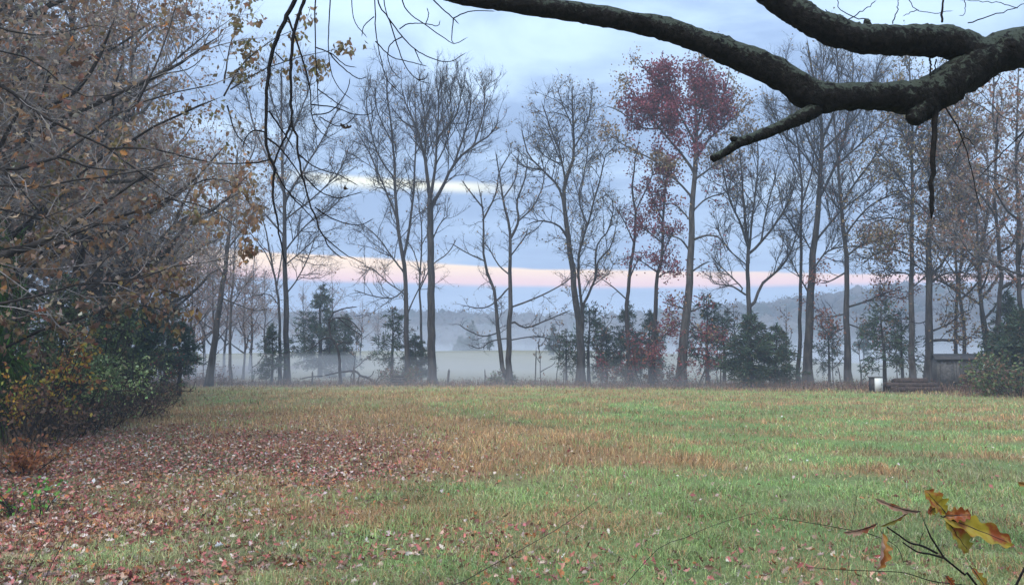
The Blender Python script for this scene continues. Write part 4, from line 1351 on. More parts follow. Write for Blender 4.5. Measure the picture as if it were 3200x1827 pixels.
bough('oak_sapling', 'young oak with drooping brown leaf sprays in front of the green corner pine',
      [([(300, 980), (380, 930), (470, 900), (560, 920), (620, 960)], 8, 1.0), ([(330, 960), (400, 880), (500, 850), (600, 870)], 7, 1.0), ([(310, 1000), (400, 960), (480, 960), (540, 990)], 6, 0.8)], 15.5, 3.6, PAL_BROWN + [(0.36, 0.26, 0.17), (0.26, 0.18, 0.06)], 0.13, 80)
bough('oak_sapling', 'young oak holding the orange-brown leaf cluster high at the wood edge',
      [([(480, 640), (560, 600), (650, 560), (740, 580), (790, 660)], 8, 1.0), ([(520, 620), (620, 640), (700, 680), (770, 740)], 6, 0.8), ([(500, 640), (600, 580), (690, 540)], 6, 0.6)], 14.0, 4.2, [(0.32, 0.18, 0.09), (0.26, 0.145, 0.08), (0.34, 0.23, 0.13), (0.22, 0.15, 0.09)], 0.13, 60)
bough('oak_sapling', 'young tree with tan and green leaf tufts at the top beside the hanging twigs',
      [([(700, 300), (760, 200), (860, 120), (960, 80)], 7, 0.8), ([(720, 280), (820, 220), (930, 180), (1070, 150)], 6, 0.8), ([(710, 330), (740, 420), (800, 480)], 6, 0.6), ([(700, 260), (720, 140), (760, 20)], 6, 0.6)], 16.0, 4.0, [(0.30, 0.20, 0.10), (0.26, 0.17, 0.08), (0.22, 0.19, 0.07)], 0.13, 20)

# ------------------------------------------------------------------ shrubs and saplings along the wood edge
def shrub(name, label, x_, y_, h, rad, pal, leafn, size, nst=9, single=0, mat_leaf=None, group='shrubs along the wood edge', droop=0.6, twig=None, lo=0.2):
    z_ = float(ground_z(x_, y_)) - 0.04
    base = np.array([x_, y_, z_])
    root = empty(name, tuple(base))
    tag(root, label, 'shrub', group)
    az_ = rng.uniform(0, 2 * math.pi, nst)
    st = base + np.stack([np.cos(az_), np.sin(az_), 0 * az_], 1) * rng.uniform(0, 0.35 * rad, (nst, 1))
    d = np.stack([np.cos(az_) * 0.45 * rad / h * 2, np.sin(az_) * 0.45 * rad / h * 2, np.ones(nst)], 1)
    L = h * rng.uniform(0.6, 1.1, nst)
    P = grow(st, d, L, 7, 0.3, (0, 0, 0.1))
    Rr = (0.006 + 0.004 * h) * rng.uniform(0.7, 1.3, (nst, 1)) * np.linspace(1, 0.25, 7)[None]
    for i in range(nst):
        V, Q, T = tubes(P[i:i + 1], Rr[i:i + 1], 5, True)
        obj('stem', mesh('stem', V - base, [Q, T], None, True), M_BARKD, root)
    G = Geo()
    p, d, r, ix, t_ = spawn(P, Rr, np.full(nst, int(9 + 3 * h)), 0.2, 1.0, 0.8, 0.3)
    ln = rad * rng.uniform(0.25, 0.7, len(p)) * (1.1 - 0.5 * t_)
    P2 = grow(p, d, ln, 4, 0.4, (0, 0, 0.05))
    R2 = np.minimum(r * 0.7, 0.004)[:, None] * np.linspace(1, 0.5, 4)[None]
    G.add(*tubes(P2, R2, 3, True))
    p, d, r, ix, t_ = spawn(P2, R2, np.full(len(P2), 5), 0.15, 1.0, 0.75, 0.3)
    P3 = grow(p, d, ln[ix] * rng.uniform(0.25, 0.55, len(p)), 2, 0.3)
    G.add(*tubes(P3, np.minimum(r, 0.0025)[:, None] * np.ones((1, 2)), 3, True))
    obj('twigs', G.mesh('twigs', False, base), twig or M_TWIG, root, 'stuff')
    reps = rng.poisson(leafn, len(P3))
    ix = np.repeat(np.arange(len(P3)), reps)
    if len(ix):
        u = rng.random(len(ix))[:, None]
        pos = P3[ix, 0] * (1 - u) + P3[ix, 1] * u + rng.normal(0, 0.03, (len(ix), 3))
        k = rng.random(len(pos)) < lo + (1 - lo) * (fbm(pos[:, 0] * 2 + pos[:, 1], pos[:, 2] * 2, 44, 2) > 0.45)
        pos = pos[k]
        cl = pick(pal, len(pos), 0.2)
        sz_ = size * rng.uniform(0.6, 1.25, len(pos))
        rest = np.ones(len(pos), bool)
        if single:
            rest[rng.permutation(len(pos))[:single]] = False
            hang_leaves(pos[~rest], sz_[~rest], cl[~rest], root, base)
        if rest.any():
            V, T = leafquads(pos[rest], sz_[rest], droop, 0.6)
            G2 = Geo()
            G2.add(V, None, T, np.repeat(cl[rest], 4, axis=0))
            obj('foliage', G2.mesh('foliage', False, base), mat_leaf or M_LEAF, root, 'stuff')
    return root


Y_ = [(0.62, 0.44, 0.06), (0.54, 0.44, 0.10), (0.62, 0.34, 0.05), (0.38, 0.42, 0.09)]
LG = [(0.46, 0.54, 0.22), (0.38, 0.48, 0.16), (0.55, 0.58, 0.32), (0.28, 0.38, 0.13)]
OR = [(0.36, 0.13, 0.05), (0.42, 0.18, 0.06), (0.26, 0.09, 0.045), (0.33, 0.16, 0.08)]
DG = [(0.11, 0.16, 0.06), (0.14, 0.20, 0.075), (0.085, 0.12, 0.055), (0.17, 0.20, 0.08)]
BR = [(0.17, 0.10, 0.065), (0.22, 0.13, 0.08), (0.13, 0.08, 0.06)]
SH = [(25, 1390, 2.3, 1.3, Y_ + OR, 1.2, 0.10, 60, 'shrub with yellow and orange leaves at the left edge'),
      (45, 1350, 3.0, 1.5, OR + Y_[:1] + LG[:1], 0.9, 0.10, 40, 'taller orange-leaved shrub behind the yellow one at the left edge'),
      (150, 1345, 2.2, 1.4, DG + LG[:1], 1.6, 0.09, 20, 'dark green leafy shrub right of the yellow-leaved shrub'),
      (255, 1320, 2.1, 1.4, LG, 1.0, 0.10, 50, 'shrub with pale lime-green leaves along the wood edge'),
      (345, 1300, 2.4, 1.5, LG[:2] + DG, 1.1, 0.10, 30, 'mixed green shrub just beyond the pale lime one'),
      (420, 1275, 2.3, 1.7, DG + BR, 1.3, 0.11, 0, 'dull green and brown shrub near the end of the wood edge'),
      (470, 1255, 2.4, 1.9, BR + DG[:1] + [(0.30, 0.06, 0.05)], 0.9, 0.11, 0, 'brownish thorny shrub with red leaves at the end of the wood edge'),
      (200, 1310, 3.2, 1.8, DG, 1.2, 0.11, 0, 'tall dark green shrub behind the pale lime one'),
      (330, 1270, 3.6, 2.1, DG, 1.2, 0.12, 0, 'tallest dark green shrub in the wood edge'),
      (100, 1330, 3.4, 1.7, DG + BR[:1], 1.1, 0.11, 0, 'tall dark shrub behind the yellow and orange shrubs'),
      (20, 1470, 0.7, 0.5, OR, 0.7, 0.08, 40, 'low orange-brown leafed bush at the left edge of the leaf litter'),
      (5, 1600, 0.5, 0.5, [(0.12, 0.32, 0.05), (0.2, 0.4, 0.08)] + OR[:1], 0.35, 0.06, 12, 'tiny bright green sprig low at the left edge'),
      (110, 1395, 1.3, 1.0, BR, 0.6, 0.09, 0, 'low bare dark bush in front of the yellow shrub'),
      (210, 1360, 1.3, 1.1, BR, 0.45, 0.09, 0, 'low twiggy bush under the lime-green shrub'),
      (300, 1335, 1.2, 1.1, BR, 0.4, 0.09, 0, 'low twiggy bush between the lime and mixed green shrubs'),
      (390, 1305, 1.2, 1.3, BR, 0.4, 0.10, 0, 'low brown twiggy bush near the end of the wood edge'),
      (480, 1275, 1.2, 1.3, BR + OR[:1], 0.5, 0.10, 0, 'low rusty bush at the very tip of the wood edge')]
for (px_, py_, h_, rd, pal, ln_, sz_, sg, lab) in SH:
    p = ground_at(px_, py_)
    bare = 'twiggy' in lab or 'bare' in lab
    p = p + np.array([0.5, -0.4, 0])
    shrub('twiggy_bush' if bare else 'leafy_shrub', lab, p[0], p[1], h_, rd, pal, ln_ * (1.5 if not bare else 1), sz_, 16 if bare else 10, sg, lo=0.3)
# bushes at the right end of the tree line
for (px_, py_, h_, rd, pal, ln_, lab) in [(3075, 1222, 1.3, 1.0, BR, 1.0, 'brown bush just right of the shed corner'), (3140, 1235, 1.8, 1.8, DG + BR, 1.5, 'mixed green-brown bush at the right of the shed'),
                                          (3190, 1240, 2.4, 1.8, DG + BR, 1.6, 'dense bush at the right edge below the evergreens'), (1255, 1201, 1.5, 1.6, BR + DG[:1], 1.0, 'dull brown bush beside the low wooden crate stack'),
                                          (1575, 1200, 0.9, 1.4, DG + BR, 1.2, 'low green bush around the foot of the twin-trunked tree'), (2070, 1203, 1.3, 1.8, BR, 0.9, 'brown bush between the red-wrapped tree and the big oak'),
                                          (1905, 1200, 1.5, 1.7, BR, 0.7, 'twiggy brown bush left of the crooked red tree'), (730, 1200, 1.2, 2.2, BR, 0.7, 'low misty brush left of the small dark cedar')]:
    p = ground_at(px_, py_)
    shrub('field_bush', lab, p[0], min(p[1], 60), h_, rd, pal, ln_ * 1.4, 0.16, 12, 0, group='bushes along the far tree line', lo=0.35)

# red-leaved understorey and thin saplings below the tree line
for (px_, d_, h_, rd, pal, lab) in [(1930, 60, 3.4, 1.9, PAL_RED + PAL_RUST, 'dusty red sapling at the left side of the red-leaved trees'), (2010, 58, 3.8, 2.0, PAL_RUST + PAL_RED, 'dusty red sapling between the crooked red tree and the red-wrapped tree'),
                                    (2090, 57, 4.4, 2.2, PAL_RUST + PAL_RED, 'tallest dusty red sapling just left of the big oak trunk'), (2180, 57, 3.8, 2.0, PAL_RED + PAL_RUST, 'dusty red sapling just right of the big oak trunk')]:
    x_ = (px_ - 1600) / F * d_
    shrub('red_sapling', lab, x_, d_, h_, rd, pal, 1.3, 0.17, 5, 0, group='red saplings under the tree line', lo=0.15)
for i, (px_, d_, h_, lab) in enumerate([(1690, 60, 4.5, 'thin bare sapling right of the twin-trunked tree'), (1740, 61, 5.5, 'thin bare sapling left of the swept-limb tree'), (1880, 61, 6.0, 'thin bare sapling between the swept-limb tree and the red trees'),
                                        (2240, 59, 5.0, 'thin bare sapling between the big oak and the dense cedar'), (2290, 58, 6.5, 'taller thin sapling against the left flank of the dense cedar'), (2455, 58, 6.0, 'thin bare sapling right of the dense cedar'),
                                        (2600, 58, 5.0, 'thin bare sapling behind the tallest bare tree foot'), (2685, 57, 5.5, 'thin bare sapling right of the flared grey trunk'), (2800, 57, 5.0, 'thin sapling left of the pale straight trunk'), (1110, 64, 5.5, 'thin bare sapling right of the dead snag'),
                                        (640, 62, 6.0, 'thin misty sapling left of the leaning trunk'), (790, 64, 6.0, 'thin misty sapling right of the slim tree')]):
    x_ = (px_ - 1600) / F * d_
    build_tree('bare_sapling', lab, auto_axes(x_, d_, h_, 0.035, 0.25, 5, 0.28, 0.05, 0.8), cfgx(n1=1.6, l1=1.0, n2=3, n3=4, rt=0.008, scale=0.4, leaf=few(PAL_BROWN, 0.4)), 'bare saplings under the tree line')

# ------------------------------------------------------------------ weeds and brambles under the tree line
G = Geo()
n = 15000
pxs = rng.uniform(-700, 3900, n)
e_ = np.interp(pxs, EDGE_PX, EDGE_D)
l_ = np.interp(pxs, EDGE_PX, LINE_D)
u = rng.random(n) ** 0.8
yy = e_ - 2.0 + (l_ + 4 - e_) * u
xx = (pxs - 1600) / F * yy
hh = rng.uniform(0.15, 0.55, n) * (0.45 + 1.0 * fbm(xx * 0.35, yy * 0.35, 61, 3)) * (0.4 + 0.8 * sstep(0, 0.4, u))
V, Q, T, C = blades(xx, yy, hh, rng.uniform(0.015, 0.04, n), pick([(0.20, 0.115, 0.085), (0.15, 0.095, 0.08), (0.25, 0.16, 0.10), (0.12, 0.10, 0.06)], n), 0.5)
G.add(V, Q, T, C)
lp = np.stack([xx, yy, ground_z(xx, yy) + hh * rng.uniform(0.3, 1.0, n)], 1)
V, T = leafquads(lp + rng.normal(0, 0.08, (n, 3)), rng.uniform(0.06, 0.14, n), 0.4, 0.6)
G.add(V, None, T, np.repeat(pick([(0.20, 0.105, 0.08), (0.24, 0.15, 0.10), (0.14, 0.09, 0.075), (0.10, 0.10, 0.05)], n), 4, axis=0))
o = obj('brambles', G.mesh('brambles'), M_LEAF, kind='stuff')
tag(o, 'low brown weeds and brambles under the far tree line', 'weeds')
# leafy wood floor cover left
G = Geo()
n = 9000
yy = rng.uniform(9, 60, n)
xx = wood_edge_x(yy) - np.abs(rng.normal(0, 3.5, n)) + 0.6
hh = rng.uniform(0.1, 0.5, n)
V, Q, T, C = blades(xx, yy, hh, rng.uniform(0.008, 0.02, n), pick([(0.20, 0.11, 0.07), (0.26, 0.15, 0.09), (0.11, 0.09, 0.05)], n), 0.6)
G.add(V, Q, T, C)
o = obj('undergrowth', G.mesh('undergrowth'), M_LEAF, kind='stuff')
tag(o, 'dry weedy undergrowth along the edge of the left wood', 'undergrowth')

# ------------------------------------------------------------------ far wooded hills
G = Geo()
n = 2100
yy = rng.uniform(262, 450, n)
xx = rng.uniform(-0.95, 0.95, n) * yy
keep = rng.random(n) < sstep(250, 300, yy + 40 * sstep(0.1, 0.5, xx / yy))
xx, yy = xx[keep], yy[keep]
n = len(xx)
hh = rng.uniform(11, 15.5, n)
zb = ground_z(xx, yy)
per = 36
idx = np.repeat(np.arange(n), per)
v = nrm(rng.normal(0, 1, (len(idx), 3))) * (0.6 + 0.5 * rng.random((len(idx), 1)))
v[:, 2] = np.maximum(v[:, 2], -0.6)
ev = rng.random(n) < 0.18
pos = np.stack([xx[idx] + v[:, 0] * hh[idx] * 0.34, yy[idx] + v[:, 1] * hh[idx] * 0.34, zb[idx] + hh[idx] * 0.60 + v[:, 2] * hh[idx] * 0.31], 1)
V, T = leafquads(pos, rng.uniform(0.6, 1.4, len(idx)), -0.5, 0.5)
tone = np.where(ev[:, None], np.array((0.030, 0.042, 0.032)), np.array((0.075, 0.058, 0.050))) * np.clip(rng.normal(1, 0.2, (n, 1)), 0.5, 1.6)
cc = tone[idx] * np.clip(rng.normal(1, 0.2, (len(idx), 1)), 0.4, 1.7)
G.add(V, None, T, np.repeat(cc, 4, axis=0))
ico = np.array([(0, 0, 1), (0.9, 0, 0.45), (0.28, 0.86, 0.45), (-0.73, 0.53, 0.45), (-0.73, -0.53, 0.45), (0.28, -0.86, 0.45), (0.73, 0.53, -0.45), (-0.28, 0.86, -0.45), (-0.9, 0, -0.45), (-0.28, -0.86, -0.45), (0.73, -0.53, -0.45), (0, 0, -1)])
icf = np.array([(0, 1, 2), (0, 2, 3), (0, 3, 4), (0, 4, 5), (0, 5, 1), (1, 6, 2), (2, 7, 3), (3, 8, 4), (4, 9, 5), (5, 10, 1), (6, 7, 2), (7, 8, 3), (8, 9, 4), (9, 10, 5), (10, 6, 1), (6, 11, 7), (7, 11, 8), (8, 11, 9), (9, 11, 10), (10, 11, 6)])
V = np.stack([xx, yy, zb + hh * 0.55], 1)[:, None, :] + ico[None] * (hh[:, None, None] * np.array((0.30, 0.30, 0.26))) * rng.uniform(0.75, 1.2, (n, 12, 1))
G.add(V.reshape(-1, 3), None, ((np.arange(n) * 12)[:, None, None] + icf[None]).reshape(-1, 3), np.repeat(tone * 0.9, 12, axis=0))
st = np.stack([xx, yy, zb - 0.3], 1)
Pt = np.stack([st, st + np.stack([0 * xx, 0 * xx, hh * 0.8], 1)], 1)
V, Q, T = tubes(Pt, np.full((n, 2), 0.22), 3, True)
G.add(V, Q, T, np.tile((0.06, 0.05, 0.045), (len(V), 1)))
o = obj('far_wood', G.mesh('far_wood'), M_LEAF, kind='stuff')
tag(o, 'blue-grey wooded hills beyond the far field', 'woods')

# ------------------------------------------------------------------ overhanging oak at the upper right (trunk stands outside the frame)
def thick_limb(name, pts, widths, depth, depths, root, base, S=20, K=None, matl=None, lump=0.15, flatend=False):
    """pts in photo px with widths in px; depths = metres along the line"""
    q = np.array([at(a_, b_, dd) for (a_, b_), dd in zip(pts, depths)])
    rr = np.array(widths) * np.array(depths) / F / 2
    K = K or max(14, len(pts) * 9)
    P = spline(np.hstack([q, rr[:, None]]), K)
    R_ = P[:, 3]
    P = P[:, :3]
    V, Q, T = tubes(P[None], R_[None], S, True)
    ax_ = np.repeat(P, S, axis=0)[: (K - 1) * S]
    ax_ = np.vstack([ax_, P[-1:]])
    off = V - ax_
    rad = np.linalg.norm(off, axis=1)
    nz = fbm(V[:, 0] * 9 + V[:, 2] * 5, V[:, 1] * 9 + V[:, 2] * 8, 90, 4) - 0.5
    n2_ = fbm(V[:, 0] * 42 + V[:, 2] * 23, V[:, 1] * 42 + V[:, 2] * 37, 95, 2) - 0.5
    V = ax_ + off * (1 + lump * 2 * nz + lump * 1.9 * n2_)[:, None]
    return obj(name, mesh(name, V - base, [Q, T], None, True), matl or M_OAK, root)


tx, ty = 7.2, 6.6
ob = np.array([tx, ty, float(ground_z(tx, ty)) - 0.1])
oak = empty('overhanging_oak', tuple(ob))
tag(oak, 'near oak with thick lichen-covered limb stretching across the top of the picture', 'oak')
tk = np.array([ob, ob + (0.02, 0, 1.0), ob + (0.0, 0, 2.2), ob + (-0.05, -0.05, 3.6), ob + (0.1, 0.1, 5.5), ob + (0.1, 0.3, 8.5)])
V, Q, T = tubes(spline(tk, 30)[None], np.interp(np.linspace(0, 1, 30), [0, 0.06, 0.15, 1], [0.52, 0.40, 0.34, 0.18])[None], 18, True, 0.08)
obj('trunk', mesh('trunk', V - ob, [Q, T], None, True), M_OAK, oak)
# main limb: from the trunk to the fork, then the lower limb and the long arm running left along the top
D = 6.2
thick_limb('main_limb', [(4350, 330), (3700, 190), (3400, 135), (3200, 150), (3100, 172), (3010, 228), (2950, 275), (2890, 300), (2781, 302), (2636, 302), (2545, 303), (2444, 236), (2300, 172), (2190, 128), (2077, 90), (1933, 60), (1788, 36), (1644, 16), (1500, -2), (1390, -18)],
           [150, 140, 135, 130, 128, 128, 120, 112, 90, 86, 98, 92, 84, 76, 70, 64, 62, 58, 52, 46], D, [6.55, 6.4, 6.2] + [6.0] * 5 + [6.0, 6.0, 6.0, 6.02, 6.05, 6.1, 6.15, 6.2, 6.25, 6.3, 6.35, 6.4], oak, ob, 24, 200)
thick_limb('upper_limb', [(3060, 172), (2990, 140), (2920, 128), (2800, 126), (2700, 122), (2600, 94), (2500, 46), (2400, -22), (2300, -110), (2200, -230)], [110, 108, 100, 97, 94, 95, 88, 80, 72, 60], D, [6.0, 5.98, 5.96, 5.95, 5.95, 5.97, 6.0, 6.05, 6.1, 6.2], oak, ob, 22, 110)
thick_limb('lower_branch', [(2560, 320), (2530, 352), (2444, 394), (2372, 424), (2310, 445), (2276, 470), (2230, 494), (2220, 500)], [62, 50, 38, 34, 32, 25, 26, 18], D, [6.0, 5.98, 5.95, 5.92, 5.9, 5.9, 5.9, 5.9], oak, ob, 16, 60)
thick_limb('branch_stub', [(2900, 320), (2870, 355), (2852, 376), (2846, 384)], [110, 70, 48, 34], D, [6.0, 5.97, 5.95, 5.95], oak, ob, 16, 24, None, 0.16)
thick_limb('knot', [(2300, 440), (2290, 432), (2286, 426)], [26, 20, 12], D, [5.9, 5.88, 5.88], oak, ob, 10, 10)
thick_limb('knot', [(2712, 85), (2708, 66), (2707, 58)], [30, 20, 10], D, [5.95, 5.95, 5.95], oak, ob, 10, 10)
# continuation of the arm above the frame, from which the dark twigs hang
thick_limb('arm', [(1405, -14), (1330, -60), (1250, -150), (1100, -230), (950, -260), (820, -230)], [46, 40, 34, 28, 22, 14], D, [6.4, 6.45, 6.5, 6.55, 6.6, 6.6], oak, ob, 14, 60)


def zz3(L):
    return [(700 + a_ / 2.08, b_ / 2.08) for a_, b_ in L]


def zz4(L):
    return [(700 + a_ / 2.08, 600 + b_ / 2.08) for a_, b_ in L]


HANG = [([(950, -240), (935, -100)] + zz3([(460, 0), (410, 100), (330, 290), (280, 560), (275, 880), (285, 990), (325, 1090), (320, 1250), (335, 1400)]) + zz4([(345, 150), (355, 260), (390, 420), (400, 500)]), 19, 4),
        ([(1000, -248), (970, -100)] + zz3([(525, 0), (455, 210), (435, 480), (440, 800), (475, 880), (480, 1000), (520, 1180), (560, 1330)]) + zz4([(590, 150), (640, 280), (720, 400), (810, 440)]), 15, 3),
        (zz3([(440, 800), (400, 890), (340, 1020), (322, 1150)]), 9, 5),
        ([(1010, -240)] + zz3([(595, 0), (595, 300), (610, 620), (620, 740)]), 6, 3),
        ([(1040, -235)] + zz3([(690, 0), (680, 200), (680, 330), (700, 480), (760, 590), (850, 660)]), 5.5, 2.5),
        (zz3([(415, 110), (500, 350), (560, 580), (570, 750), (620, 850), (700, 905)]), 7, 2.5),
        (zz3([(600, 310), (700, 350), (780, 420), (865, 440)]), 4.5, 2.5), (zz3([(680, 340), (760, 430), (870, 510), (935, 500)]), 4.5, 2.5),
        (zz3([(570, 680), (720, 700), (850, 745), (950, 740), (995, 675)]), 4.5, 2.5), (zz3([(570, 750), (700, 720), (800, 590), (820, 500)]), 4.5, 2.5),
        (zz3([(610, 580), (720, 660), (820, 715)]), 4, 2.5), (zz3([(620, 760), (740, 820), (830, 780), (860, 730)]), 4, 2.5),
        (zz3([(480, 1000), (600, 1090), (750, 1140), (880, 1210)]), 4.5, 2.5), (zz3([(520, 1140), (620, 1240), (740, 1285), (910, 1245)]), 4.5, 2.5),
        (zz3([(285, 900), (370, 970), (470, 1100), (530, 1200)]), 7, 3), (zz3([(290, 720), (400, 880), (460, 980)]), 6, 3),
        (zz3([(330, 340), (390, 400), (340, 350)]), 4, 3), (zz3([(275, 860), (190, 850), (140, 900), (120, 970)]), 6, 3), (zz3([(290, 1040), (180, 1060), (0, 1062), (-60, 1058)]), 5, 3),
        (zz3([(340, 1120), (420, 1250), (560, 1360)]), 5, 2.5), (zz4([(590, 100), (720, 180), (870, 215), (980, 170)]), 4.5, 2.5),
        (zz4([(640, 280), (780, 400), (860, 440), (920, 470)]), 4, 2.5), (zz4([(430, 20), (520, 110), (600, 200)]), 5, 2.5),
        ([(1150, -210)] + zz3([(980, 0), (985, 200), (1020, 380), (1060, 520), (1180, 640)]), 5, 2.5), ([(1160, -200)] + zz3([(1000, 0), (1070, 120), (1120, 280), (1180, 430), (1260, 520), (1355, 546)]), 6, 2.5),
        ([(1200, -180)] + zz3([(1040, 0), (1070, 120)]), 5, 3), ([(1230, -165)] + zz3([(1160, 0), (1220, 100), (1310, 160), (1420, 240), (1500, 285), (1590, 240)]), 5, 2.5),
        (zz3([(1070, 120), (1160, 240), (1240, 320), (1350, 380), (1470, 400), (1580, 340)]), 4.5, 2.5), (zz3([(985, 270), (1090, 370), (1200, 400), (1330, 435)]), 4, 2.5),
        (zz3([(1140, 190), (1200, 155), (1310, 155), (1390, 170), (1405, 130)]), 4, 2.5), ([(1090, -225)] + zz3([(830, 0), (850, 140), (910, 220), (930, 250)]), 4.5, 2.5),
        ([(1310, -70)] + zz3([(1360, 0), (1490, 120), (1530, 160)]), 5.5, 3), (zz3([(1490, 125), (1480, 260), (1500, 280)]), 4, 2.5), (zz3([(1490, 120), (1600, 75), (1770, 75)]), 4, 2.5),
        (zz3([(975, 110), (910, 170), (895, 240)]), 3.5, 2.5), (zz3([(1160, 240), (1090, 280), (1065, 350), (1080, 430), (1120, 490), (1155, 518)]), 4, 2.5),
        (zz3([(1240, 320), (1270, 390), (1290, 420)]), 3.5, 2.5), (zz3([(1260, 520), (1310, 510), (1330, 470)]), 3.5, 2.5), (zz3([(1310, 160), (1330, 100), (1320, 50)]), 3.5, 2.5)]
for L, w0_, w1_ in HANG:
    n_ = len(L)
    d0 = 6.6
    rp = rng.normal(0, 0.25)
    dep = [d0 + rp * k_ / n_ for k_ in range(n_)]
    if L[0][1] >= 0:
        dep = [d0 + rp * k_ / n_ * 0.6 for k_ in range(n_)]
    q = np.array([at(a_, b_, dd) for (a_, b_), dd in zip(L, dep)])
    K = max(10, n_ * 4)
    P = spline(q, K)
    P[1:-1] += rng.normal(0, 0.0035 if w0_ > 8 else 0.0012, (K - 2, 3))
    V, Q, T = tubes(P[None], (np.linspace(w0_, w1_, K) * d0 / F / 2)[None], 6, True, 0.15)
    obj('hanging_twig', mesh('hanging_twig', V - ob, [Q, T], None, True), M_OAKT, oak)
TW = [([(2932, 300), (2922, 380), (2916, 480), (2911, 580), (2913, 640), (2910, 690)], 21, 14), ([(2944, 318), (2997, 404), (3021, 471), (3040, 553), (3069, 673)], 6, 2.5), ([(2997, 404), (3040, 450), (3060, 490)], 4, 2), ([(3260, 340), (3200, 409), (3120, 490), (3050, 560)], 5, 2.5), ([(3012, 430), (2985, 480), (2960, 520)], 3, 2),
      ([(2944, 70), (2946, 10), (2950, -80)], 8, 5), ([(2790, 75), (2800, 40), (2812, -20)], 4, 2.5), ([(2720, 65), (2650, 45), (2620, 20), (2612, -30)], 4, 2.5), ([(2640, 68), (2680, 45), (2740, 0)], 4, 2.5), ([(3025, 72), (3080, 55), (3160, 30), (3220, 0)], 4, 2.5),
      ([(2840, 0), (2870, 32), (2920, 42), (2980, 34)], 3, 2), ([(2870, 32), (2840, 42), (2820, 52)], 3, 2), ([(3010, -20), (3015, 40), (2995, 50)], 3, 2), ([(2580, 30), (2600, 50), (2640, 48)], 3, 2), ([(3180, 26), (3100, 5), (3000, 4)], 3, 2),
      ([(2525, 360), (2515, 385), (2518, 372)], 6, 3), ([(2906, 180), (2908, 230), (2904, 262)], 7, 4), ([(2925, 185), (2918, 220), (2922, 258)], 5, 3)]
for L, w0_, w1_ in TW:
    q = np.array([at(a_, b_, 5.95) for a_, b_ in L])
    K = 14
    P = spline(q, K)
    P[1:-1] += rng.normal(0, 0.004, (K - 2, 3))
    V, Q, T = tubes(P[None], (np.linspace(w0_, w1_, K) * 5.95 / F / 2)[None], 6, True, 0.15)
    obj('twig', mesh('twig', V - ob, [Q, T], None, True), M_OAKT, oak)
# the few leaves left on the hanging twigs
for (px_, py_, s_) in [(1085, 402, 0.07), (1072, 395, 0.05), (1078, 590, 0.06), (1088, 562, 0.05)]:
    p = at(px_, py_, 6.6) - ob
    hang_leaves(np.array([p + ob]), np.array([s_]), np.array([[0.06, 0.035, 0.02]]), oak, ob)

# ------------------------------------------------------------------ oak seedling close to the camera, lower right
def big_leaf_mat():
    m, t, out = mat('seedling_leaf')
    tc = t.n('ShaderNodeTexCoord')
    oi = t.n('ShaderNodeObjectInfo')
    add = t.n('ShaderNodeVectorMath', operation='ADD')
    t.l(tc.outputs['Object'], add.inputs[0])
    cb = t.comb(t.m('MULTIPLY', oi.outputs['Random'], 7.0), 0.0, 0.0)
    t.l(cb, add.inputs[1])
    n_ = t.noise(add.outputs[0], 17.0, 5, 0.6, 0.5)
    n3 = t.noise(add.outputs[0], 70.0, 5, 0.6)
    at_ = t.n('ShaderNodeVertexColor', layer_name='Col')
    c = t.mix(t.smooth(n_, 0.44, 0.60), at_.outputs[0], (0.27, 0.065, 0.018))
    c = t.mix(t.m('MULTIPLY', t.smooth(n3, 0.55, 0.75), 0.5), c, (0.11, 0.04, 0.015))
    gm = t.n('ShaderNodeNewGeometry')
    c = t.mix(t.m('MULTIPLY', gm.outputs['Backfacing'], 0.5), c, (0.42, 0.33, 0.30))
    p = t.n('ShaderNodeBsdfPrincipled')
    t.l(c, p.inputs['Base Color'])
    p.inputs['Roughness'].default_value = 0.45
    tr = t.n('ShaderNodeBsdfTranslucent')
    t.l(c, tr.inputs[0])
    mx = t.n('ShaderNodeMixShader')
    mx.inputs[0].default_value = 0.35
    t.l(p.outputs[0], mx.inputs[1])
    t.l(tr.outputs[0], mx.inputs[2])
    t.l(mx.outputs[0], out.inputs['Surface'])
    return m


M_BIG = big_leaf_mat()


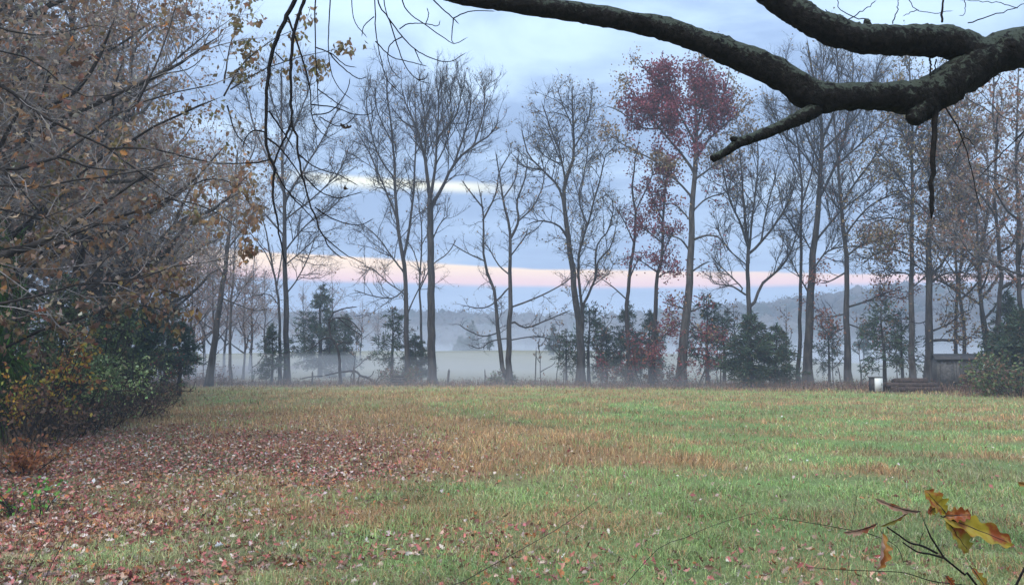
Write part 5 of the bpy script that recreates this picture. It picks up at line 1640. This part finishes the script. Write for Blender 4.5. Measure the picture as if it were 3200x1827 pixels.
def oak_leaf(root, base, p0, p1, width, side, curl, arch, col, lobes=4, fold=0.25, back=False):
    """lobed leaf from p0 to p1 (world), width in m, side = blade direction"""
    p0, p1 = np.asarray(p0, float), np.asarray(p1, float)
    a_ = p1 - p0
    L = np.linalg.norm(a_)
    a_ /= L
    side = np.asarray(side, float)
    side = side - a_ * side.dot(a_)
    side /= np.linalg.norm(side)
    up = np.cross(side, a_)
    if up.dot((p0 + p1) / 2 - np.array([0, 0, EYE])) > 0 and not back:
        side, up = -side, -up
    NU, NV = 33, 4
    V = []
    for i in range(NU):
        u = i / (NU - 1)
        env = (math.sin(math.pi * min(1, u ** 0.8)) ** 0.6) * (0.55 + 0.55 * u) if 0.06 < u < 0.995 else 0.03
        lob = 0.80 + 0.20 * math.cos(2 * math.pi * (lobes * u + 0.45))
        hw = width / 2 * env * lob * (1 + 0.08 * math.sin(37 * u))
        for j in range(-NV, NV + 1):
            v = j / NV
            w_ = hw * v
            ripple = 0.03 * width * math.sin(9 * u + 4 * v) + 0.02 * width * math.sin(23 * u - 6 * v)
            V.append(p0 + a_ * L * u + side * w_ * math.cos(curl * abs(v)) + up * (arch * L * math.sin(math.pi * u) + fold * abs(w_) + abs(w_) * math.sin(curl * abs(v)) + ripple))
    M_ = 2 * NV + 1
    q = [(i * M_ + j, i * M_ + j + 1, (i + 1) * M_ + j + 1, (i + 1) * M_ + j) for i in range(NU - 1) for j in range(M_ - 1)]
    V = np.array(V)
    o = obj('leaf', mesh('leaf', V - base, [np.array(q)], np.tile(col, (len(V), 1)), True), M_BIG, root)
    rib = np.array([V[i * M_ + NV] + up * 0.0006 for i in range(0, NU, 4)])
    Vr, Qr, Tr = tubes(rib[None], np.linspace(0.0012, 0.0004, len(rib))[None], 4, True)
    obj('midrib', mesh('midrib', Vr - base, [Qr, Tr], None, True), M_TWIG, o)
    return o


def zs(x_, y_, d_=1.8):
    return at(2500 + x_ / 3.644, 1450 + y_ / 3.644, d_)


DS = 1.8
gb = np.array([1.35, 1.7, float(ground_z(1.35, 1.7)) - 0.03])
seed = empty('oak_seedling', tuple(gb))
tag(seed, 'oak seedling close to the camera with a few large yellow-brown leaves, lower right', 'seedling')
stems = [([gb, gb + (0.02, 0.02, 0.5), zs(2150, 1560), zs(1960, 1374), zs(1850, 1220), zs(1700, 1100), zs(1560, 1010), zs(1500, 850), zs(1430, 710), zs(1370, 550)], 0.006, 0.0026),
         ([zs(1565, 1012), zs(1400, 930), zs(1250, 890), zs(1120, 800), zs(980, 705)], 0.0032, 0.0020), ([zs(1650, 1068), zs(1480, 1020), zs(1330, 990), zs(1160, 880)], 0.003, 0.0018), ([zs(1360, 920), zs(1380, 830), zs(1410, 770)], 0.002, 0.0014),
         ([zs(2500, 1500, 1.9), zs(2000, 1390, 1.9), zs(1520, 1330, 1.9), zs(1200, 1235, 1.9), zs(900, 1215, 1.9), zs(400, 1195, 1.9), zs(0, 1160, 1.9)], 0.0026, 0.0012),
         ([zs(880, 820, 1.85), zs(720, 770, 1.85), zs(480, 730, 1.85), zs(240, 685, 1.85), zs(-300, 600, 1.85)], 0.0016, 0.0010), ([zs(1180, 1120, 1.85), zs(1130, 980, 1.85), zs(1050, 895, 1.85), zs(880, 820, 1.85)], 0.0016, 0.0012)]
for k_, (P_, r0, r1) in enumerate(stems):
    P = spline(np.array(P_), 30)
    V, Q, T = tubes(P[None], np.linspace(r0, r1, 30)[None] * (0.75 if k_ in (0, 1, 2) else 0.5), 8, True, 0.12)
    obj('stem' if k_ == 0 else 'twig', mesh('stem', V - gb, [Q, T], None, True), M_OAKT, seed)
px1 = DS / F / 3.644
YEL, ORG, OLV, PNK = (0.36, 0.27, 0.03), (0.40, 0.20, 0.045), (0.25, 0.21, 0.03), (0.36, 0.22, 0.15)
S = np.array
for (b0, t0_, wpx, side, curl, arch, col, fold) in [
        ((1660, 560), (1385, 285), 290, (0.7, 0.15, 0.7), 0.25, 0.05, YEL, 0.2),
        ((1640, 590), (1910, 560), 240, (0.1, 0.3, 1.0), 0.4, 0.12, ORG, 0.25),
        ((1600, 590), (2370, 900), 330, (0.35, 0.3, 0.9), 0.3, 0.06, YEL, 0.2),
        ((1650, 620), (1900, 1000), 380, (0.83, 0.4, 0.55), 0.3, 0.05, OLV, 0.15),
        ((1560, 470), (1420, 540), 160, (0.2, 0.2, 1), 0.2, 0.0, OLV, 0.1),
        ((1370, 535), (815, 372), 105, (0.3, -0.35, 0.9), 0.35, 0.14, PNK, 0.3),
        ((1250, 520), (860, 680), 95, (0.35, -0.35, 0.85), 0.35, 0.05, OLV, 0.2),
        ((880, 670), (490, 775), 120, (0.25, -0.35, 0.9), 0.35, 0.08, PNK, 0.3),
        ((930, 765), (860, 1185), 210, (0.9, 0.45, 0.1), 0.7, 0.06, ORG, 0.5),
        ((1945, 1170), (2110, 1420), 150, (0.8, 0.3, 0.4), 0.3, 0.05, OLV, 0.2),
        ((1650, 1262), (1760, 1390), 110, (0.7, 0.2, 0.6), 0.4, 0.05, (0.42, 0.12, 0.03), 0.3),
        ((2760, 260), (2480, 200), 130, (0.0, -0.5, 0.9), 0.4, 0.05, ORG, 0.3), ((2760, 480), (2520, 400), 150, (0.1, -0.4, 0.9), 0.4, 0.05, ORG, 0.3)]:
    oak_leaf(seed, gb, zs(*b0), zs(*t0_) + np.array([0, rng.normal(0, 0.012), 0]), wpx * px1, side, curl, arch, col, 4, fold)
V, Q, T = tubes(spline(np.array([zs(2400, 1500, 1.85), zs(2680, 900, 1.85), zs(2760, 480), zs(2765, 260)]), 16)[None], np.linspace(0.003, 0.0015, 16)[None], 6, True)
obj('twig', mesh('twig', V - gb, [Q, T], None, True), M_OAKT, seed)

# bare canes leaning over the near grass
for (L, d_, w0_, lab) in [([(1330, 1900), (1450, 1815), (1620, 1720), (1760, 1640), (1885, 1548)], 3.2, 5, 'thin bare cane slanting over the grass at bottom centre'),
                          ([(2020, 1750), (2120, 1690), (2230, 1640), (2400, 1590)], 4.0, 4, 'faint thin cane slanting over the grass right of the bottom centre'),
                          ([(60, 1850), (99, 1757), (135, 1700), (177, 1636)], 4.6, 5, 'thin dark shoot at the bottom left'),
                          ([(130, 1840), (160, 1765), (200, 1690), (240, 1620)], 4.8, 5, 'second thin dark shoot right beside the bottom-left one'),
                          ([(2655, 1720), (2670, 1600), (2685, 1480), (2700, 1390)], 3.6, 3, 'faint upright stem behind the oak seedling')]:
    q = [at(a_, b_, d_) for a_, b_ in L]
    d1 = q[0] - q[1]
    fz = (q[0][2] - float(ground_z(q[0][0], d_))) / max(0.05, -d1[2])
    foot = q[0] + d1 * min(fz, 6) * np.array([0.7, 0.7, 1.0])
    foot[2] = float(ground_z(foot[0], foot[1])) - 0.02
    P = spline(np.array([foot] + q), 24)
    V, Q, T = tubes(P[None], (np.linspace(w0_ * 0.85, w0_ * 0.3, 24) * d_ / F / 2)[None], 6, True, 0.2)
    o = obj('bare_cane', mesh('bare_cane', V - foot, [Q, T], None, True), M_TWIG)
    o.location = tuple(foot)
    tag(o, lab, 'cane', 'bare canes over the near grass')


# ------------------------------------------------------------------ shed, cabinet, log stack, posts, snag
def box(x0, x1, y0, y1, z0, z1):
    V = np.array([(x0, y0, z0), (x1, y0, z0), (x1, y1, z0), (x0, y1, z0), (x0, y0, z1), (x1, y0, z1), (x1, y1, z1), (x0, y1, z1)], float)
    Q = np.array([(0, 3, 2, 1), (4, 5, 6, 7), (0, 1, 5, 4), (1, 2, 6, 5), (2, 3, 7, 6), (3, 0, 4, 7)])
    return V, Q


def piece(name, b_, root, m_, rot=None):
    V, Q = b_
    return obj(name, mesh(name, V, [Q]), m_, root)


M_WOOD2 = flat_mat('weathered_wood_dark', (0.055, 0.052, 0.05), (0.12, 0.115, 0.11), 7.0, 0.9, 0.4)
M_DARK = flat_mat('painted_opening_shade', (0.012, 0.012, 0.013), (0.02, 0.02, 0.02))  # near-black colour painting the shade of a window opening on a solid panel
M_TIN = flat_mat('old_tin_roof', (0.035, 0.034, 0.036), (0.075, 0.068, 0.064), 4.0, 0.6)
M_WHITE = flat_mat('white_enamel', (0.68, 0.70, 0.66), (0.73, 0.75, 0.71), 5.0, 0.4, 0.05)
M_RUST = flat_mat('rusty_log', (0.035, 0.027, 0.025), (0.085, 0.058, 0.048), 8.0, 0.95, 0.5)
ds = 51.0
sp_ = at(2985, 1130, ds)
sz0 = float(ground_z(sp_[0], ds))
shed = empty('shed', (sp_[0], ds, sz0))
shed.rotation_euler = (0, 0, R(-17))
tag(shed, 'small weathered grey board shed with low gable roof under the trees', 'shed')
W2, D2, H2 = 1.10, 0.85, 1.80
nb = 13
bw = 2 * W2 / nb
for i in range(nb):                        # front boards
    j = rng.uniform(-0.006, 0.006)
    piece('board', box(-W2 + i * bw + 0.005, -W2 + (i + 1) * bw - 0.005, -D2 + j, -D2 + 0.025 + j, 0.0, H2 + rng.uniform(-0.02, 0.0)), shed, M_WOOD if rng.random() < 0.6 else M_WOOD2)
nd = 10
bd = 2 * D2 / nd
for sx_ in (-1, 1):
    for i in range(nd):
        yc = -D2 + (i + 0.5) * bd
        top = H2 + 0.22 * (1 - abs(yc) / D2)
        xx_ = sorted((sx_ * (W2 + 0.004), sx_ * (W2 + 0.03)))
        piece('board', box(xx_[0], xx_[1], yc - bd / 2 + 0.005, yc + bd / 2 - 0.005, 0.0, top), shed, M_WOOD)
piece('back_wall', box(-W2, W2, D2 - 0.03, D2, 0, H2), shed, M_WOOD)
for sy_ in (-1, 1):                        # two roof slopes
    ye, zr = sy_ * (D2 + 0.16), H2 - 0.07
    V = np.array([(-W2 - 0.13, 0, H2 + 0.25), (W2 + 0.13, 0, H2 + 0.25), (W2 + 0.13, ye, zr), (-W2 - 0.13, ye, zr)])
    V = np.vstack([V, V + (0, 0, 0.035)])
    Q = np.array([(0, 1, 2, 3), (7, 6, 5, 4), (0, 4, 5, 1), (1, 5, 6, 2), (2, 6, 7, 3), (3, 7, 4, 0)])
    obj('roof', mesh('roof', V, [Q]), M_TIN, shed)
piece('door', box(-0.95, -0.25, -D2 - 0.035, -D2 - 0.008, 0.03, 1.45), shed, M_WOOD2)
wn = piece('window', box(0.28, 0.56, -D2 - 0.022, -D2 - 0.008, 0.78, 0.98), shed, M_DARK)
for b_ in (box(0.25, 0.59, -D2 - 0.03, -D2 - 0.0085, 0.98, 1.005), box(0.25, 0.59, -D2 - 0.03, -D2 - 0.0085, 0.755, 0.78), box(0.25, 0.28, -D2 - 0.028, -D2 - 0.0085, 0.78, 0.98), box(0.56, 0.59, -D2 - 0.028, -D2 - 0.0085, 0.78, 0.98)):
    piece('frame', b_, wn, M_WOOD)
piece('eave_board', box(-W2 - 0.05, W2 + 0.05, -D2 - 0.06, -D2 - 0.035, H2 - 0.16, H2 - 0.06), shed, M_POST)

dc = 45.0
cp = at(2742, 1130, dc)
cz = float(ground_z(cp[0], dc))
cab = empty('cabinet', (cp[0], dc, cz))
cab.rotation_euler = (0, 0, R(6))
cab.scale = (1.0, 1.0, 1.15)
tag(cab, 'small cabinet with bright white front standing at the end of the log stack', 'cabinet')
piece('body', box(-0.28, 0.26, 0.0, 0.42, 0.0, 0.66), cab, M_POST)
piece('lid', box(-0.31, 0.29, -0.04, 0.46, 0.662, 0.70), cab, M_POST)
piece('door', box(-0.20, 0.24, -0.032, -0.003, 0.05, 0.645), cab, M_WHITE)
piece('handle', box(0.17, 0.19, -0.05, -0.0325, 0.30, 0.42), cab, M_POST)
for sx_ in (-0.24, 0.20):
    piece('foot', box(sx_, sx_ + 0.06, 0.03, 0.09, -0.06, -0.001), cab, M_POST)

lg0, lg1 = at(2768, 1130, 45.2), at(2945, 1130, 44.6)
lz = float(ground_z((lg0[0] + lg1[0]) / 2, 45))
logs = empty('log_stack', (lg0[0], 45.2, lz))
logs.scale = (1.0, 1.1, 1.3)
tag(logs, 'long low stack of dark rusty-brown logs right of the white cabinet', 'log stack')
ln_ = lg1[0] - lg0[0]
for r_, row in enumerate(((0, 1, 2, 3), (0.5, 1.5, 2.5), (1, 2))):
    for c_ in row:
        l0, l1 = rng.uniform(-0.1, 0.2), ln_ + rng.uniform(-0.5, 0.15)
        if r_ == 2:
            l0, l1 = l0 + 0.5, l1 - 0.7
        rad = rng.uniform(0.075, 0.125)
        yy_ = c_ * 0.2
        zz_ = 0.09 + r_ * 0.165 + rng.normal(0, 0.012)
        P = spline(np.array([[l0, yy_, zz_], [(l0 + l1) / 2, yy_ - 0.1, zz_ + rng.normal(0, 0.015)], [l1, yy_ - 0.3, zz_]]), 10)
        V, Q, T = tubes(P[None], np.full((1, 10), rad), 9, False, 0.12)
        caps = np.array([range(8, -1, -1), range(81, 90)])
        obj('log', mesh('log', V, [Q, caps], None, True), M_RUST, logs)

crd = 57.0
cr = at(1246, 1130, crd)
crate = empty('crate_stack', (cr[0], crd, float(ground_z(cr[0], crd))))
tag(crate, 'low dark weathered crate half hidden in the mist beside the brown bush', 'crate')
for k_ in range(4):
    piece('board', box(-0.42, 0.42, -0.3, -0.275, 0.03 + k_ * 0.17, 0.185 + k_ * 0.17), crate, M_POST)
    piece('board', box(-0.42, -0.395, -0.27, 0.3, 0.03 + k_ * 0.17, 0.185 + k_ * 0.17), crate, M_POST)
piece('lid', box(-0.46, 0.46, -0.33, 0.33, 0.71, 0.735), crate, M_POST)

for (px_, pt, d_, w_, lean, lab) in [(976, 1157, 60, 6, 0.02, 'short leaning fence post left of the dead snag'), (1105, 1140, 59, 5, 0.0, 'tallest thin fence post right of the dead snag'), (1221, 1152, 60, 5, -0.03, 'thin fence post by the low crate'),
                                     (1399, 1150, 60, 8, 0.08, 'crooked stubby post right of the fork-topped tree'), (1515, 1150, 60, 4, 0.0, 'thin fence post left of the twin-trunked tree'), (1672, 1080, 59, 4, 0.03, 'slender pole right of the twin-trunked tree'),
                                     (2466, 1130, 57, 5, 0.02, 'thin pole between the dense cedar and the thin dark tree'), (2690, 1130, 55, 5, -0.04, 'thin pole left of the white cabinet'), (2625, 1140, 56, 4, -0.12, 'leaning thin pole left of the flared trunk'),
                                     (2250, 1100, 57, 5, 0.02, 'thin dead sapling right of the leaning pole'), (1760, 1140, 59, 4, 0.05, 'thin pole just left of the swept-limb tree')]:
    p = at(px_, 1130, d_)
    z_ = float(ground_z(p[0], d_)) - 0.05
    tp = at(px_, pt, d_)
    hgt = tp[2] - z_
    P = spline(np.array([[0, 0, 0], [lean * hgt * 0.4 + 0.02, 0, hgt * 0.5], [lean * hgt, 0.02, hgt]]), 7)
    V, Q, T = tubes(P[None], (np.linspace(1.1, 0.8, 7) * w_ * d_ / F / 2)[None], 7, True, 0.2)
    o = obj('fence_post' if 'post' in lab else 'pole', mesh('fence_post', V, [Q, T], None, True), M_POST)
    o.location = (p[0], d_, z_)
    tag(o, lab, 'post' if 'post' in lab else 'pole', 'posts and poles along the tree line')
for (a0, b0, a1, b1, d_, lab) in [(2178, 1192, 2233, 1112, 57, 'long pole leaning right beside the big oak'), (2222, 1195, 2206, 1140, 57, 'short stick crossing the leaning pole by the big oak')]:
    p = at(a0, b0, d_)
    p[2] = float(ground_z(p[0], d_)) - 0.05
    P = spline(np.array([p, at((a0 + a1) / 2, (b0 + b1) / 2, d_), at(a1, b1, d_)]), 7)
    V, Q, T = tubes(P[None], np.full((1, 7), 0.045), 6, True, 0.2)
    o = obj('leaning_pole', mesh('leaning_pole', V - p, [Q, T], None, True), M_POST)
    o.location = tuple(p)
    tag(o, lab, 'pole', 'posts and poles along the tree line')

build_tree('dead_snag', 'crooked dead snag with drooping arms in front of the large misty cedar',
           px_axes(59, zz4([(757, 1245), (752, 1120), (740, 1020), (720, 975), (695, 945), (683, 860), (690, 820), (720, 775)]), 11, 4,
                   [(zz4([(735, 1000), (770, 975), (815, 985)]), 5), (zz4([(690, 945), (640, 955), (590, 1000), (540, 1030)]), 6), (zz4([(722, 980), (690, 1000), (685, 1050)]), 4), (zz4([(687, 840), (740, 815), (830, 840), (900, 920)]), 5), (zz4([(715, 780), (790, 755), (870, 745)]), 5), (zz4([(740, 815), (820, 880), (910, 940)]), 4)], 0.8, 0.3),
           dict(n1=0.7, l1=0.9, n2=1.5, n3=2.0, a1=0.7, trop=0.0, wander=0.5, rt=0.010, rk=0.5, flare=0.3), bark=M_BARKD, cat='snag')
fb = build_tree('fallen_branch', 'arched fallen dead branch lying behind the crooked snag',
                px_axes(60, zz4([(1015, 1215), (930, 1205), (890, 1195), (865, 1170), (840, 1162), (740, 1172), (640, 1195)]), 9, 4,
                        [(zz4([(880, 1195), (870, 1230), (860, 1250)]), 5), (zz4([(1000, 1212), (1020, 1190), (1030, 1165)]), 4), (zz4([(930, 1205), (960, 1190), (975, 1160)]), 3), (zz4([(840, 1165), (825, 1200), (830, 1240)]), 4), (zz4([(640, 1195), (560, 1200), (490, 1215)]), 4)], 0.3, 0.3),
                dict(n1=1.0, l1=0.6, n2=1.5, n3=2.0, a1=0.8, trop=0.1, wander=0.5, rt=0.008, rk=0.5, flare=0.0), bark=M_BARKD, cat='branch')
gp = ground_at(520, 1238)
sb = build_tree('fallen_branch', 'dark bare fallen branch poking out at the tip of the wood edge',
                [(np.array([gp + (-1.4, 0.2, 0.0), gp + (-0.6, 0, 0.12), gp + (0.3, 0, 0.28), gp + (1.0, 0.1, 0.22), gp + (1.3, 0, 0.3)]), 0.05, 0.015, 'trunk', 0.3), (np.array([gp + (0.3, 0, 0.28), gp + (0.5, 0, 0.5), gp + (0.8, 0.1, 0.65)]), 0.02, 0.01, 'limb', 0.3),
                 (np.array([gp + (1.0, 0.1, 0.22), gp + (1.25, 0, 0.45), gp + (1.3, 0, 0.7)]), 0.02, 0.01, 'limb', 0.3)],
                dict(n1=1.0, l1=0.5, n2=2, n3=2, rt=0.006, rk=0.5, flare=0.0, trop=0.2), bark=M_BARKD, cat='branch')

# ------------------------------------------------------------------ mist and haze
def vol_mat(name, col, dens, aniso=0.0):
    m, t, out = mat(name)
    v = t.n('ShaderNodeVolumePrincipled')
    v.inputs['Color'].default_value = (*col, 1)
    v.inputs['Density'].default_value = dens
    v.inputs['Anisotropy'].default_value = aniso
    v.inputs['Density Attribute'].default_value = ''
    t.l(v.outputs[0], out.inputs['Volume'])
    return m


V, Q = box(-1700, 1700, -40, 930, -4.0, 62.0)
o = obj('haze', mesh('haze', V, [Q]), vol_mat('haze_air', (0.74, 0.85, 1.0), 0.0014), kind='stuff')
tag(o, 'thin blue evening haze in the air over the whole landscape', 'haze')


def mist_lens(name, label, cx, cy_, rx, ry, z0, z1, dens, seed):
    NU, NV = 48, 24
    V, Q = [], []
    th = np.linspace(0, 2 * math.pi, NU, endpoint=False)
    ph = np.linspace(0.0, math.pi, NV)
    for p_ in ph:
        for t_ in th:
            k = 1 + 0.5 * (float(fbm(math.cos(t_) * 1.5 + seed, math.sin(t_) * 1.5 + seed, seed, 3)) - 0.5)
            x_ = cx + rx * math.sin(p_) * math.cos(t_) * k
            y_ = cy_ + ry * math.sin(p_) * math.sin(t_) * k
            hz = 1 + 0.9 * (float(fbm(x_ * 0.06, y_ * 0.06, seed + 3, 3)) - 0.5)
            z_ = z0 + (z1 - z0) * max(0.0, math.cos(p_)) * hz if math.cos(p_) > 0 else z0 + 1.5 * math.cos(p_)
            V.append((x_, y_, z_))
    for i in range(NV - 1):
        for j in range(NU):
            Q.append((i * NU + j, (i + 1) * NU + j, (i + 1) * NU + (j + 1) % NU, i * NU + (j + 1) % NU))
    o_ = obj(name, mesh(name, np.array(V), [np.array(Q)], None, True), vol_mat(name + '_air', (0.93, 0.95, 1.0), dens), kind='stuff')
    tag(o_, label, 'mist')


mist_lens('ground_mist', 'low white mist lying along the foot of the far tree line', -4, 73, 88, 27, -0.5, 2.3, 0.017, 4)
for k_, (h_, d_) in enumerate(((15.0, 0.0028), (10.0, 0.0035), (6.0, 0.005))):
    mist_lens('valley_mist', ('tall thin veil of mist over the valley beyond the far field', 'pale middle layer of mist in the valley beyond the far field', 'bright low bank of mist hugging the valley beyond the far field')[k_], 0, 232, 260, 58, -1.0, h_, d_, 7 + 3 * k_)
